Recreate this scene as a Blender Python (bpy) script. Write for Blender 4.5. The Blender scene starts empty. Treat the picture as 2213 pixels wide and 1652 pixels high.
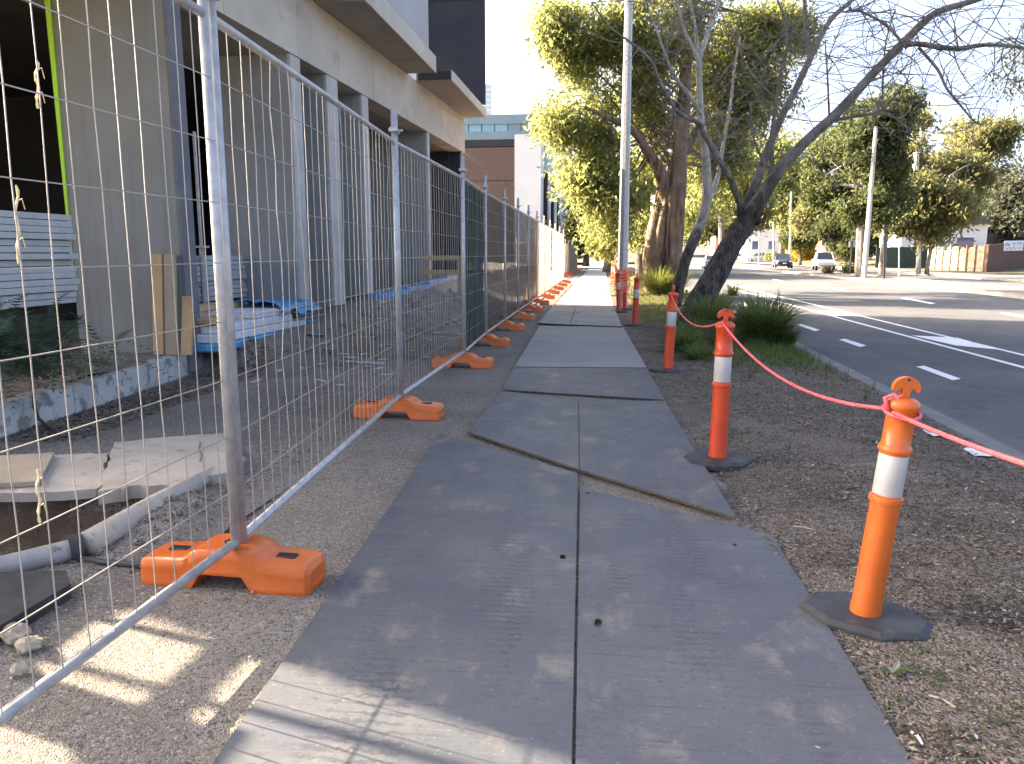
import bpy, math, random
import numpy as np
from mathutils import Vector, Matrix
from mathutils.geometry import tessellate_polygon
random.seed(7); RNG = np.random.default_rng(11)
PI = math.pi
scene = bpy.context.scene
COL = scene.collection

# ------------------------------------------------------------------ camera
F, CX, CY, H0, VX, EYE = 1671., 1106.5, 826., 549., 1301., 1.5
PITCH = math.atan((CY - H0) / F)
YAW = math.atan((VX - CX) / F * math.cos(PITCH))
cam_d = bpy.data.cameras.new('camera'); cam = bpy.data.objects.new('camera', cam_d); COL.objects.link(cam)
cam.location = (0, 0, EYE); cam.rotation_euler = (PI / 2 - PITCH, 0, YAW)
cam_d.sensor_width = 36; cam_d.lens = 36 * F / 2213; cam_d.clip_start = 0.05; cam_d.clip_end = 6000
scene.camera = cam
# ------------------------------------------------------------------ sky and sun
EL = math.radians(25); SD = Vector((-1, .28, 0)).normalized()
SUN = Vector((SD.x * math.cos(EL), SD.y * math.cos(EL), math.sin(EL)))
world = bpy.data.worlds.new('World'); scene.world = world; world.use_nodes = True
wn = world.node_tree; bg = wn.nodes['Background']; bg.inputs[1].default_value = 0.108
sky = wn.nodes.new('ShaderNodeTexSky'); sky.sky_type = 'NISHITA'; sky.sun_disc = False
sky.sun_elevation = EL; sky.sun_rotation = math.atan2(SUN.x, SUN.y)
sky.air_density = .5; sky.dust_density = 6.; sky.ozone_density = .1
wn.links.new(sky.outputs[0], bg.inputs[0])
sl = bpy.data.lights.new('sun', 'SUN'); sl.energy = 4.2; sl.angle = math.radians(.5); sl.color = (1, .83, .62)
so = bpy.data.objects.new('sun', sl); COL.objects.link(so); so.rotation_euler = SUN.to_track_quat('Z', 'Y').to_euler()
so.location = (-20, 10, 30)
vs = scene.view_settings
vs.view_transform = 'Standard'; vs.look = 'None'; vs.gamma = 1; vs.use_curve_mapping = False; vs.exposure = 3.15
scene.render.engine = 'CYCLES'
scene.cycles.max_bounces = 8; scene.cycles.transparent_max_bounces = 24

# ------------------------------------------------------------------ places read off the photograph, in metres
FW = Vector((-math.sin(YAW) * math.cos(PITCH), math.cos(YAW) * math.cos(PITCH), -math.sin(PITCH)))
RT = Vector((math.cos(YAW), math.sin(YAW), 0)); UP = RT.cross(FW)
def ray(u, v): return FW + RT * ((u - CX) / F) - UP * ((v - CY) / F)
def G(u, v, z=0.):
    r = ray(u, v); t = (z - EYE) / r.z; return Vector((0, 0, EYE)) + r * t
def AtY(u, v, y):
    r = ray(u, v); return Vector((0, 0, EYE)) + r * (y / r.y)
def fac(y): return -5.0 + .048 * (y - 10)                     # the facade line x(y)
def AtF(u, v, off=0.):
    r = ray(u, v); t = (-5.48 + off) / (r.x - .048 * r.y); return Vector((0, 0, EYE)) + r * t

# ------------------------------------------------------------------ materials
def lin(h):
    h = h.lstrip('#'); c = [int(h[i:i + 2], 16) / 255 for i in (0, 2, 4)]
    return tuple(x / 12.92 if x <= .04045 else ((x + .055) / 1.055) ** 2.4 for x in c)
class NT:
    def __init__(s, name):
        s.m = bpy.data.materials.new(name); s.m.use_nodes = True; s.t = s.m.node_tree
        s.b = s.t.nodes['Principled BSDF']; s.out = s.t.nodes['Material Output']
        s.m.cycles.use_bump_map_correction = True if hasattr(s.m.cycles, 'use_bump_map_correction') else False
    def n(s, typ, **kw):
        n = s.t.nodes.new(typ)
        for k, v in kw.items():
            if k == 'i':
                for a, b in v.items(): n.inputs[a].default_value = b
            else: setattr(n, k, v)
        return n
    def l(s, a, b): s.t.links.new(a, b)
    def coords(s, kind, sc=(1, 1, 1), rot=(0, 0, 0)):
        if kind == 'world': o = s.n('ShaderNodeNewGeometry').outputs['Position']
        else: o = s.n('ShaderNodeTexCoord').outputs['Object']
        mp = s.n('ShaderNodeMapping', i={'Scale': sc, 'Rotation': rot}); s.l(o, mp.inputs[0]); return mp.outputs[0]
    def noise(s, co, scale, detail=4, rough=.6, dist=0):
        n = s.n('ShaderNodeTexNoise', i={'Scale': scale, 'Detail': detail, 'Roughness': rough, 'Distortion': dist}); s.l(co, n.inputs['Vector']); return n.outputs['Fac']
    def ramp(s, fac, lo, hi):
        n = s.n('ShaderNodeMapRange', clamp=True, i={'From Min': lo, 'From Max': hi}); n.interpolation_type = 'SMOOTHSTEP'
        s.l(fac, n.inputs['Value']); return n.outputs['Result']
    def mix(s, fac, a, b, mode='MIX'):
        n = s.n('ShaderNodeMix', data_type='RGBA', blend_type=mode)
        if isinstance(fac, (int, float)): n.inputs[0].default_value = fac
        else: s.l(fac, n.inputs[0])
        for k, v in ((6, a), (7, b)):
            if isinstance(v, tuple): n.inputs[k].default_value = (*v[:3], 1)
            else: s.l(v, n.inputs[k])
        return n.outputs[2]
def mat(name, c1, c2, scale=4., rough=.8, bump=None, layers=(), metal=0., co='obj', spec=.4, sc=(1, 1, 1), coat=0., rvar=.15):
    """base of two colours in soft noise, then layers (scale, colour, lo, hi, stretch[, amount]) over it, then bump [(scale, strength, stretch)]"""
    t = NT(name); c0 = t.coords(co, sc)
    col = t.mix(t.ramp(t.noise(c0, scale, 5), .3, .7), c1, c2)
    for L in layers:
        s_, cc, lo, hi, st = L[:5]; am = L[5] if len(L) > 5 else 1.
        f = t.ramp(t.noise(t.coords(co, st), s_, 5, .65), lo, hi)
        if am != 1.:
            mm = t.n('ShaderNodeMath', operation='MULTIPLY'); t.l(f, mm.inputs[0]); mm.inputs[1].default_value = am; f = mm.outputs[0]
        col = t.mix(f, col, cc)
    t.l(col, t.b.inputs['Base Color'])
    rr = t.n('ShaderNodeMapRange', i={'To Min': max(.02, rough - rvar), 'To Max': min(1, rough + rvar)})
    t.l(t.noise(c0, scale * 3, 3), rr.inputs[0]); t.l(rr.outputs[0], t.b.inputs['Roughness'])
    t.b.inputs['Metallic'].default_value = metal; t.b.inputs['Specular IOR Level'].default_value = spec
    t.b.inputs['Coat Weight'].default_value = coat
    prev = None
    for B in (bump or ()):
        s_, k = B[:2]; st = B[2] if len(B) > 2 else (1, 1, 1)
        b = t.n('ShaderNodeBump', i={'Strength': min(1, k), 'Distance': B[3] if len(B) > 3 else .02})
        t.l(t.noise(t.coords(co, st), s_, 6, .65), b.inputs['Height'])
        if prev: t.l(prev, b.inputs['Normal'])
        prev = b.outputs[0]
    if prev: t.l(prev, t.b.inputs['Normal'])
    return t.m
def leafmat(name, c1, c2, trans=.5, rough=.55, tc=None):
    t = NT(name); t.t.nodes.remove(t.b)
    g = t.n('ShaderNodeNewGeometry'); col = t.mix(g.outputs['Random Per Island'], c1, c2)
    big = t.ramp(t.noise(t.coords('world'), .9, 2), .35, .7)
    col = t.mix(big, col, t.mix(.55, col, tuple(x * .72 for x in c1)))
    d = t.n('ShaderNodeBsdfPrincipled', i={'Roughness': rough, 'Specular IOR Level': .25}); t.l(col, d.inputs['Base Color'])
    tr = t.n('ShaderNodeBsdfTranslucent'); 
    t.l(t.mix(.5, col, tc or (c2[0] * 1.5, c2[1] * 1.4, c2[2] * .6)), tr.inputs['Color'])
    mx = t.n('ShaderNodeMixShader', i={0: trans}); t.l(d.outputs[0], mx.inputs[1]); t.l(tr.outputs[0], mx.inputs[2]); t.l(mx.outputs[0], t.out.inputs[0])
    return t.m
def clothmat(name, c, thin, dense):
    """open weave: light passes between the threads face on, less and less at a slant"""
    t = NT(name); t.t.nodes.remove(t.b)
    nz = t.noise(t.coords('obj', (1, 3, .6)), 2.2, 5); col = t.mix(t.ramp(nz, .3, .7), tuple(x * .75 for x in c), c)
    d = t.n('ShaderNodeBsdfDiffuse'); t.l(col, d.inputs[0]); tr = t.n('ShaderNodeBsdfTranslucent'); t.l(col, tr.inputs[0])
    m1 = t.n('ShaderNodeMixShader', i={0: .5}); t.l(d.outputs[0], m1.inputs[1]); t.l(tr.outputs[0], m1.inputs[2])
    tp = t.n('ShaderNodeBsdfTransparent'); m2 = t.n('ShaderNodeMixShader'); lw = t.n('ShaderNodeLayerWeight', i={'Blend': .5})
    mr = t.n('ShaderNodeMapRange', clamp=True, i={'From Min': .15, 'From Max': .95, 'To Min': thin, 'To Max': dense}); t.l(lw.outputs['Facing'], mr.inputs[0])
    ad = t.n('ShaderNodeMath', operation='MULTIPLY_ADD', use_clamp=True, i={1: .25, 2: -.12}); t.l(nz, ad.inputs[0]); a2 = t.n('ShaderNodeMath', operation='ADD', use_clamp=True)
    t.l(ad.outputs[0], a2.inputs[0]); t.l(mr.outputs[0], a2.inputs[1]); t.l(a2.outputs[0], m2.inputs[0])
    t.l(tp.outputs[0], m2.inputs[1]); t.l(m1.outputs[0], m2.inputs[2]); t.l(m2.outputs[0], t.out.inputs[0])
    return t.m
def glassmat(name, c, rough=.08):
    return mat(name, c, tuple(x * .8 for x in c), 2., rough, spec=.9, rvar=.04)

S1 = (1, 1, 1)
M = {}
M['asphalt_old'] = mat('worn_asphalt', (.165, .147, .124), (.215, .19, .16), 1.3, .93, [(110, .9, S1, .015), (40, .5, S1, .02)],
    [(110, (.30, .28, .25), .56, .70, S1), (80, (.05, .046, .042), .55, .70, S1, .8), (45, (.24, .22, .19), .58, .72, S1, .6), (1.1, (.28, .24, .185), .50, .72, S1, .75), (2.2, (.105, .10, .095), .58, .75, S1, .6)], co='world')
def grains(name, base1, base2, cells, light, dark, plight, pdark, patches=(), bump=.02, rough=.92, jitter=.35):
    """loose aggregate: every little stone of a Voronoi pattern has its own tone, over soft patches"""
    t = NT(name); c0 = t.coords('world'); col = t.mix(t.ramp(t.noise(c0, 1.3, 5), .3, .7), base1, base2)
    for s_, cc, lo, hi, am in patches:
        f = t.ramp(t.noise(c0, s_, 5, .65), lo, hi); mm = t.n('ShaderNodeMath', operation='MULTIPLY', i={1: am}); t.l(f, mm.inputs[0]); col = t.mix(mm.outputs[0], col, cc)
    hs = None
    for sc in cells:
        v = t.n('ShaderNodeTexVoronoi', i={'Scale': sc, 'Randomness': 1.}); t.l(c0, v.inputs['Vector']); sp = t.n('ShaderNodeSeparateColor'); t.l(v.outputs['Color'], sp.inputs[0])
        col = t.mix(t.ramp(sp.outputs[0], 1 - plight, 1 - plight * .4), col, light); col = t.mix(t.ramp(sp.outputs[1], 1 - pdark, 1 - pdark * .4), col, dark)
        k = t.n('ShaderNodeMapRange', i={'To Min': 1 - jitter, 'To Max': 1 + jitter}); t.l(sp.outputs[2], k.inputs[0]); cb = t.n('ShaderNodeCombineColor')
        for i_ in range(3): t.l(k.outputs[0], cb.inputs[i_])
        col = t.mix(1., col, cb.outputs[0], 'MULTIPLY'); hs = v.outputs['Distance'] if hs is None else hs
    t.l(col, t.b.inputs['Base Color']); t.b.inputs['Roughness'].default_value = rough; t.b.inputs['Specular IOR Level'].default_value = .25
    b = t.n('ShaderNodeBump', invert=True, i={'Strength': .9, 'Distance': bump}); t.l(hs, b.inputs['Height'])
    b2 = t.n('ShaderNodeBump', i={'Strength': .6, 'Distance': bump * 1.5}); t.l(t.noise(c0, 28, 5), b2.inputs['Height']); t.l(b.outputs[0], b2.inputs['Normal']); t.l(b2.outputs[0], t.b.inputs['Normal'])
    return t.m
M['asphalt_old'] = grains('worn_asphalt', (.19, .168, .14), (.255, .226, .19), (170, 90), (.32, .29, .25), (.115, .102, .088), .11, .14, [(1.1, (.30, .255, .195), .48, .72, .8), (2.2, (.115, .108, .10), .56, .74, .6), (9, (.11, .10, .09), .58, .72, .5)], .008, .92, .14)
M['road'] = mat('road_asphalt', (.082, .083, .087), (.106, .105, .105), .7, .88, [(300, .6, S1, .01)],
    [(90, (.16, .158, .155), .58, .72, S1, .8), (.6, (.135, .13, .122), .52, .75, (2.5, .12, 1), .6), (.25, (.06, .06, .063), .5, .6, S1, .45), (2.5, (.05, .05, .052), .60, .66, (1, .4, 1), .5), (1.4, (.04, .042, .046), .6, .78, (3, .1, 1), .5)], co='world')
M['dirt'] = grains('verge_dirt', (.14, .114, .092), (.215, .176, .14), (90, 170), (.30, .25, .195), (.06, .048, .039), .14, .22, [(.9, (.31, .26, .20), .53, .72, .8), (4, (.06, .047, .038), .52, .68, .7)], .014, .97, .25)
M['_a'] = mat('verge_dirt', (.085, .067, .053), (.135, .107, .083), 1.6, .97, [(45, .9, S1, .02), (170, .6, S1, .01)],
    [(60, (.035, .028, .022), .52, .66, S1, .8), (90, (.26, .215, .165), .60, .70, S1, .8), (.9, (.27, .225, .17), .54, .72, S1, .75)], co='world')
M['site'] = grains('site_dirt', (.23, .20, .165), (.31, .27, .22), (80, 170), (.34, .30, .25), (.10, .085, .07), .12, .16, [(.8, (.125, .12, .114), .5, .66, .8), (3.2, (.33, .285, .225), .60, .74, .7), (7, (.09, .075, .06), .56, .70, .7)], .014, .95, .15)
M['_b'] = mat('site_dirt', (.145, .125, .105), (.21, .18, .145), .9, .95, [(20, .7, S1, .03), (150, .6, S1, .012)],
    [(120, (.075, .062, .05), .57, .72, S1, .8), (.8, (.10, .098, .095), .5, .66, S1, .8), (3.2, (.30, .26, .205), .62, .74, S1, .6), (200, (.32, .29, .24), .66, .74, S1)], co='world')
M['pit'] = mat('trench_soil', (.17, .118, .078), (.27, .19, .125), 3, .97, [(14, .9, S1, .04), (90, .6, S1, .015)], [(9, (.26, .19, .12), .6, .7, S1, .7), (40, (.05, .035, .025), .55, .7, S1)], co='world')
M['path'] = mat('path_concrete', (.42, .40, .36), (.50, .475, .43), .8, .9, [(180, .35, S1, .006)], [(6, (.30, .28, .25), .62, .8, S1, .5)], co='world')
M['kerbc'] = mat('kerb_concrete', (.24, .222, .195), (.32, .295, .26), 2, .9, [(70, .4, S1, .008)], [(3, (.2, .18, .15), .6, .8, S1, .6)], co='world')
M['gutter'] = mat('gutter_concrete', (.15, .145, .14), (.20, .195, .185), 2, .9, [(90, .4, S1, .006)], co='world')
M['lawn'] = mat('dry_lawn', (.085, .082, .042), (.15, .128, .08), .6, .95, [(60, .8, S1, .03)], [(.35, (.24, .20, .13), .5, .7, S1, .8)], co='world')
M['median'] = mat('median_concrete', (.115, .105, .09), (.165, .15, .13), .5, .92, layers=[(3, (.15, .13, .105), .5, .7, S1, .8), (30, (.12, .10, .08), .6, .72, S1, .6)], co='world')
M['far'] = mat('far_ground', (.10, .10, .06), (.16, .14, .10), .05, .95, co='world')
M['paint'] = mat('road_paint', (.70, .70, .68), (.80, .80, .78), 3, .75, layers=[(90, (.25, .25, .26), .63, .74, S1, .7), (5, (.45, .44, .43), .62, .8, S1, .5)], co='world')
M['formply'] = mat('film_faced_ply', (.070, .076, .087), (.100, .104, .110), 1.1, .55, [(9, .08, (1, 5, 1), .01), (60, .08, S1, .003)],
    [(2.6, (.245, .215, .175), .52, .74, (1.6, 1, 1), .7), (11, (.045, .049, .060), .56, .68, (.25, 4.0, 1), .6), (17, (.22, .215, .20), .60, .74, (.18, 3.0, 1), .35), (.8, (.055, .062, .08), .48, .66, S1, .7), (1.7, (.070, .078, .100), .50, .72, S1, .75), (34, (.045, .047, .053), .57, .68, (1, 2.2, 1), .8), (50, (.26, .25, .235), .60, .72, S1, .65), (90, (.05, .05, .055), .60, .70, (.6, 2, 1), .6), (5.5, (.24, .22, .185), .64, .80, (1, .35, 1), .4)], co='world', spec=.45)
_m = M['formply']; _t = NT.__new__(NT); _t.m = _m; _t.t = _m.node_tree; _t.b = _t.t.nodes['Principled BSDF']
_c = _t.coords('world'); _w = _t.n('ShaderNodeTexWave', wave_type='BANDS', bands_direction='Y', i={'Scale': 6.5, 'Distortion': 5., 'Detail': 3., 'Detail Scale': 5., 'Detail Roughness': .6}); _t.l(_c, _w.inputs['Vector'])
_k = _t.n('ShaderNodeMath', operation='MULTIPLY'); _t.l(_t.ramp(_w.outputs['Fac'], .62, .86), _k.inputs[0]); _t.l(_t.ramp(_t.noise(_t.coords('world', (2.2, .55, 1)), 1.5, 3), .50, .62), _k.inputs[1])
_k2 = _t.n('ShaderNodeMath', operation='MULTIPLY', i={1: .75}); _t.l(_k.outputs[0], _k2.inputs[0])
_old = _t.b.inputs['Base Color'].links[0].from_socket; _t.l(_t.mix(_k2.outputs[0], _old, (.045, .047, .058)), _t.b.inputs['Base Color'])
M['formply_far'] = mat('pale_ply', (.20, .197, .186), (.255, .248, .23), .9, .7, [(100, .1, S1, .004)],  # paler, greyer base colour for the farther sheets
    [(8, (.15, .15, .15), .55, .75, (.4, 1.6, 1), .6), (200, (.32, .31, .29), .64, .74, S1, .5)], co='world')
M['ply_edge'] = mat('ply_edge', (.05, .042, .035), (.10, .08, .06), 30, .9)
M['galv'] = mat('galvanised_steel', (.38, .38, .37), (.52, .51, .49), 14, .5, [(40, .12, S1, .002)], [(7, (.62, .58, .50), .55, .75, (1, 1, .4), .6), (18, (.25, .22, .19), .64, .76, S1, .7)], metal=.45)
M['wire'] = mat('fence_wire', (.34, .315, .27), (.44, .40, .345), 9, .5, layers=[(6, (.42, .33, .22), .6, .75, S1, .6)], metal=.45)
M['orange'] = mat('orange_plastic', (.56, .112, .014), (.62, .135, .018), 5, .36, [(70, .06, S1, .002)],
    [(7, (.62, .24, .10), .58, .78, S1, .45), (24, (.36, .13, .05), .66, .78, (1, 1, .5), .5), (160, (.40, .17, .08), .68, .76, S1, .5)], spec=.5)
M['redorange'] = mat('red_orange_plastic', (.56, .052, .012), (.62, .07, .015), 5, .38, [(60, .05, S1, .002)],
    [(9, (.55, .15, .08), .6, .8, (1, 1, .4), .4), (50, (.30, .06, .03), .68, .78, S1, .5)], spec=.5)
M['reflect'] = mat('reflective_band', (.44, .43, .40), (.52, .51, .475), 6, .38, layers=[(9, (.45, .42, .37), .58, .8, (1, 1, .3), .5), (120, (.40, .37, .33), .66, .76, S1, .6)], spec=.6)
M['rubber'] = mat('black_rubber', (.030, .031, .034), (.052, .053, .056), 9, .62, [(60, .25, S1, .004)], [(14, (.12, .115, .105), .58, .75, S1, .6)])
M['rope'] = mat('red_rope', (.72, .10, .12), (.82, .17, .17), 60, .6, [(160, .5, S1, .004)], [(12, (.80, .38, .38), .55, .75, S1, .6)], co='world')
M['mesh_or'] = mat('orange_netting', (.85, .14, .05), (.9, .2, .08), 9, .5)
M['pvc'] = mat('muddy_pipe', (.26, .25, .235), (.34, .33, .31), 6, .7, [(30, .3, S1, .005)], [(5, (.33, .27, .20), .48, .66, S1, .8), (14, (.07, .07, .075), .58, .70, S1, .7)], co='world')
M['twine'] = mat('yellow_twine', (.62, .47, .22), (.72, .60, .36), 40, .8)
M['fin'] = mat('fin_concrete', (.205, .212, .198), (.25, .255, .238), .7, .85, [(120, .15, S1, .004)],
    [(3, (.165, .17, .168), .48, .7, (2.5, 2.5, .12), .6), (6, (.29, .29, .275), .58, .75, (4, 4, .12), .5), (1.2, (.2, .185, .16), .6, .78, S1, .5), (240, (.16, .16, .15), .68, .74, S1, .5)], co='world')
M['fin_lightened'] = mat('lightened_fin_concrete', (.27, .27, .262), (.33, .33, .318), .7, .85, [(120, .15, S1, .004)],  # same fin concrete, lightened to make up for the little light these fins get
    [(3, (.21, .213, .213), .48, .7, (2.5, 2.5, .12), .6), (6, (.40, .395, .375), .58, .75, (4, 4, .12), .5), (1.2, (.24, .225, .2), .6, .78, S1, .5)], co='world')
M['finedge'] = mat('pale_concrete_edge', (.42, .40, .365), (.52, .50, .46), 3, .85, [(120, .15, S1, .004)], [(5, (.28, .27, .25), .55, .75, (2, 2, .3), .6)], co='world')
M['finedge_dark'] = mat('grey_concrete_edge', (.13, .13, .14), (.17, .17, .178), 3, .85, [(120, .15, S1, .004)], [(5, (.24, .23, .22), .58, .75, (3, 3, .15), .6)], co='world')
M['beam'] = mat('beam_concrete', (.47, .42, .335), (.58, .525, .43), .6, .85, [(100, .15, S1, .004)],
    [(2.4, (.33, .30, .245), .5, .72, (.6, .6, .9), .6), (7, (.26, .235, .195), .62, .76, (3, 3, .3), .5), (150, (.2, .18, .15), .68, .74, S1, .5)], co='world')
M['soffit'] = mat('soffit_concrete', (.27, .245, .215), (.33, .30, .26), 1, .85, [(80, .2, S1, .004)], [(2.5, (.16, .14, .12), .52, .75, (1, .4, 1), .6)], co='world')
M['wallpanel'] = mat('grey_wall_panel', (.36, .36, .36), (.42, .42, .415), .6, .8, layers=[(3, (.31, .31, .32), .5, .8, (2, 2, .2), .5)], co='world')
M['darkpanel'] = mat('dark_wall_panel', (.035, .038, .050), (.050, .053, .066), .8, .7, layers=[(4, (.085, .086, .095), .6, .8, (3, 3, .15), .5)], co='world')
M['dark'] = mat('shade_black', (.022, .021, .020), (.035, .032, .03), 1, .9, co='world')  # shade of the unlit interior painted near-black; plank bearers share it
M['greentape'] = mat('lime_tape', (.42, .72, .03), (.48, .78, .05), 3, .5)
M['whiteply'] = mat('whitewashed_plank', (.38, .37, .345), (.47, .455, .43), 2, .8, [(50, .2, (1, .2, 3), .004)], [(12, (.30, .29, .27), .6, .75, (1, .2, 4), .7), (80, (.2, .19, .17), .7, .76, S1, .7)])
M['pine'] = mat('pine_timber', (.42, .27, .13), (.52, .35, .18), 3, .7, [(50, .15, (1, 1, .1), .004)], [(12, (.30, .18, .08), .58, .72, (2, 2, .15), .6)])
M['pine_grey'] = mat('weathered_timber', (.30, .25, .18), (.38, .31, .22), 3, .8, [(50, .2, (1, 1, .1), .004)], [(10, (.22, .17, .11), .55, .72, (2, 2, .15), .6)])
M['aac'] = mat('white_block', (.62, .63, .64), (.72, .72, .72), 6, .85, [(80, .3, S1, .004)], [(18, (.18, .20, .25), .60, .70, S1, .7)])
M['bluewrap'] = mat('blue_membrane', (.06, .24, .48), (.11, .36, .60), 5, .42, [(14, .7, S1, .03)], [(9, (.22, .48, .70), .56, .7, S1, .7), (30, (.30, .36, .40), .66, .75, S1, .6)], spec=.5)
M['rubble'] = mat('broken_concrete', (.36, .31, .25), (.46, .405, .335), 2, .92, [(60, .5, S1, .01)], [(9, (.20, .165, .125), .55, .72, S1, .7), (140, (.14, .12, .10), .64, .74, S1)], co='world')
M['rock'] = mat('sandy_rock', (.36, .30, .21), (.46, .40, .30), 8, .9, [(40, .7, S1, .02)], [(20, (.2, .16, .11), .55, .7, S1)])
M['whitekerb'] = mat('flaking_white_kerb', (.40, .39, .37), (.49, .48, .455), 2.5, .85, [(60, .4, S1, .01)], [(7, (.19, .175, .15), .50, .60, S1, .9), (40, (.12, .11, .10), .62, .70, S1, .8), (1.2, (.30, .285, .25), .5, .7, S1, .7)], co='world')
M['bark_grey'] = mat('smooth_grey_bark', (.185, .165, .148), (.27, .245, .22), 2.2, .85, [(16, .6, (1, 1, .5), .03), (70, .4, S1, .01)],
    [(4, (.12, .105, .095), .52, .64, (1, 1, .5), .85), (11, (.07, .06, .055), .62, .70, (2.2, 2.2, .6), .9), (2.5, (.46, .44, .41), .6, .75, S1, .7)], co='world')
M['bark_dark'] = mat('rough_dark_bark', (.075, .062, .054), (.135, .115, .10), 2.5, .92, [(12, 1., (1, 1, .35), .05), (50, .6, (1, 1, .4), .02)],
    [(6, (.20, .175, .15), .56, .72, (1.5, 1.5, .4), .7), (14, (.02, .017, .015), .58, .68, (2, 2, .3), .9)], co='world')
def barkmix(name, d1, d2, g1, g2, z0, z1):
    t = NT(name); c0 = t.coords('world')
    dk = t.mix(t.ramp(t.noise(t.coords('world', (1, 1, .4)), 9, 5), .35, .65), d1, d2)
    dk = t.mix(t.ramp(t.noise(t.coords('world', (2, 2, .35)), 11, 4), .55, .66), dk, tuple(x * .3 for x in d1))
    gr = t.mix(t.ramp(t.noise(t.coords('world', (1, 1, .5)), 4, 5), .35, .65), g1, g2)
    gr = t.mix(t.ramp(t.noise(t.coords('world', (2, 2, .7)), 9, 4), .58, .66), gr, tuple(x * .35 for x in g1))
    sx = t.n('ShaderNodeSeparateXYZ'); t.l(c0, sx.inputs[0]); ad = t.n('ShaderNodeMath', operation='MULTIPLY_ADD', i={1: 2.2, 2: -1.1}); t.l(t.noise(c0, 3.5, 5), ad.inputs[0])
    a2 = t.n('ShaderNodeMath', operation='ADD'); t.l(sx.outputs[2], a2.inputs[0]); t.l(ad.outputs[0], a2.inputs[1])
    t.l(t.mix(t.ramp(a2.outputs[0], z0, z1), dk, gr), t.b.inputs['Base Color']); t.b.inputs['Roughness'].default_value = .9; t.b.inputs['Specular IOR Level'].default_value = .3
    b = t.n('ShaderNodeBump', i={'Strength': 1., 'Distance': .05}); t.l(t.noise(t.coords('world', (1, 1, .4)), 11, 6), b.inputs['Height']); t.l(b.outputs[0], t.b.inputs['Normal'])
    return t.m
M['bark_lean'] = barkmix('leaning_tree_bark', (.034, .028, .024), (.105, .086, .072), (.15, .135, .12), (.27, .245, .22), 2.3, 3.5)
M['bark_slim'] = barkmix('slim_tree_bark', (.04, .033, .028), (.12, .10, .08), (.36, .33, .28), (.50, .47, .41), 1.7, 2.8)
M['bark_pale'] = mat('pale_gum_bark', (.42, .39, .34), (.56, .53, .47), 2, .8, [(14, .5, (1, 1, .5), .02)], [(5, (.24, .20, .16), .55, .68, (1, 1, .6), .8), (2, (.33, .27, .16), .6, .75, S1, .6)], co='world')
M['bark_red'] = mat('stringy_brown_bark', (.17, .115, .075), (.30, .215, .145), 1.5, .93, [(3.2, 1., (2, 2, .18), .2), (14, 1., (2, 2, .25), .06)],
    [(3.2, (.075, .045, .03), .50, .62, (2, 2, .14), .85), (2.6, (.44, .35, .26), .56, .70, (2, 2, .16), .8)], co='world')
M['leaf_main'] = leafmat('yellow_green_leaf', (.070, .095, .030), (.155, .172, .058), .58, tc=(.52, .53, .18))
M['leaf_dark'] = leafmat('dark_green_leaf', (.048, .066, .030), (.105, .125, .055), .5)
M['leaf_olive'] = leafmat('olive_leaf', (.080, .088, .036), (.16, .158, .066), .5, tc=(.40, .38, .14))
M['leaf_grey'] = leafmat('grey_green_leaf', (.05, .06, .045), (.09, .10, .075), .40)
M['leaf_gold'] = leafmat('golden_leaf', (.30, .20, .02), (.45, .33, .03), .45)
M['grass'] = leafmat('strappy_grass', (.055, .09, .026), (.145, .185, .055), .40, .42, tc=(.30, .36, .08))
M['grass_lit'] = leafmat('yellow_grass', (.10, .13, .03), (.22, .24, .06), .45, .5, tc=(.48, .48, .10))
M['fern'] = leafmat('feathery_leaf', (.05, .085, .055), (.09, .14, .085), .3)
M['silver'] = leafmat('silvery_leaf', (.20, .22, .17), (.38, .39, .33), .35)
M['litter'] = leafmat('leaf_litter', (.035, .027, .021), (.36, .285, .21), .05, .9, tc=(.2, .15, .1))
M['litter_pale'] = leafmat('pale_litter', (.30, .27, .22), (.55, .52, .46), .05, .85, tc=(.3, .28, .24))
M['cloth_green'] = clothmat('green_shade_cloth', (.014, .046, .036), .93, .98)
M['cloth_beige'] = clothmat('beige_shade_cloth', (.105, .080, .058), .25, .84)
M['cloth_brown'] = clothmat('brown_shade_cloth', (.16, .13, .105), .5, .85)
M['brownwall'] = mat('brown_cladding', (.115, .075, .060), (.135, .090, .072), .3, .7, co='world')
M['whitewall'] = mat('white_render', (.66, .66, .65), (.72, .72, .70), .3, .8, co='world')
M['teal'] = glassmat('teal_glass', (.22, .40, .44), .12)
M['teal_panel'] = mat('teal_panel', (.20, .28, .31), (.24, .32, .35), .5, .5, co='world')
M['blueglass'] = glassmat('blue_glass', (.10, .16, .24), .06)
M['hazeglass'] = mat('pale_tower_glass', (.42, .52, .60), (.50, .58, .64), .1, .3, co='world')
M['blackbox'] = mat('black_cladding', (.020, .019, .021), (.03, .028, .03), 1, .6, co='world')
M['white'] = mat('white_gloss', (.72, .72, .71), (.78, .78, .77), 2, .4)
M['brick'] = mat('brown_brick', (.13, .075, .052), (.17, .10, .07), 6, .9, layers=[(60, (.33, .25, .2), .62, .7, (1, 1, 3), .4)], co='world')
M['roof'] = mat('dark_roof', (.07, .065, .062), (.10, .09, .085), 3, .8, co='world')
M['terracotta'] = mat('terracotta_wall', (.42, .19, .10), (.48, .23, .13), 1, .85, co='world')
M['red'] = mat('red_awning', (.45, .06, .06), (.52, .09, .08), 2, .7)
M['greenfence'] = mat('green_steel_sheet', (.014, .035, .028), (.02, .05, .04), 2, .55, co='world')
M['black'] = mat('black_paint', (.018, .018, .018), (.025, .025, .025), 4, .5)
M['tyre'] = mat('tyre_rubber', (.018, .018, .018), (.03, .03, .03), 8, .85)
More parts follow.
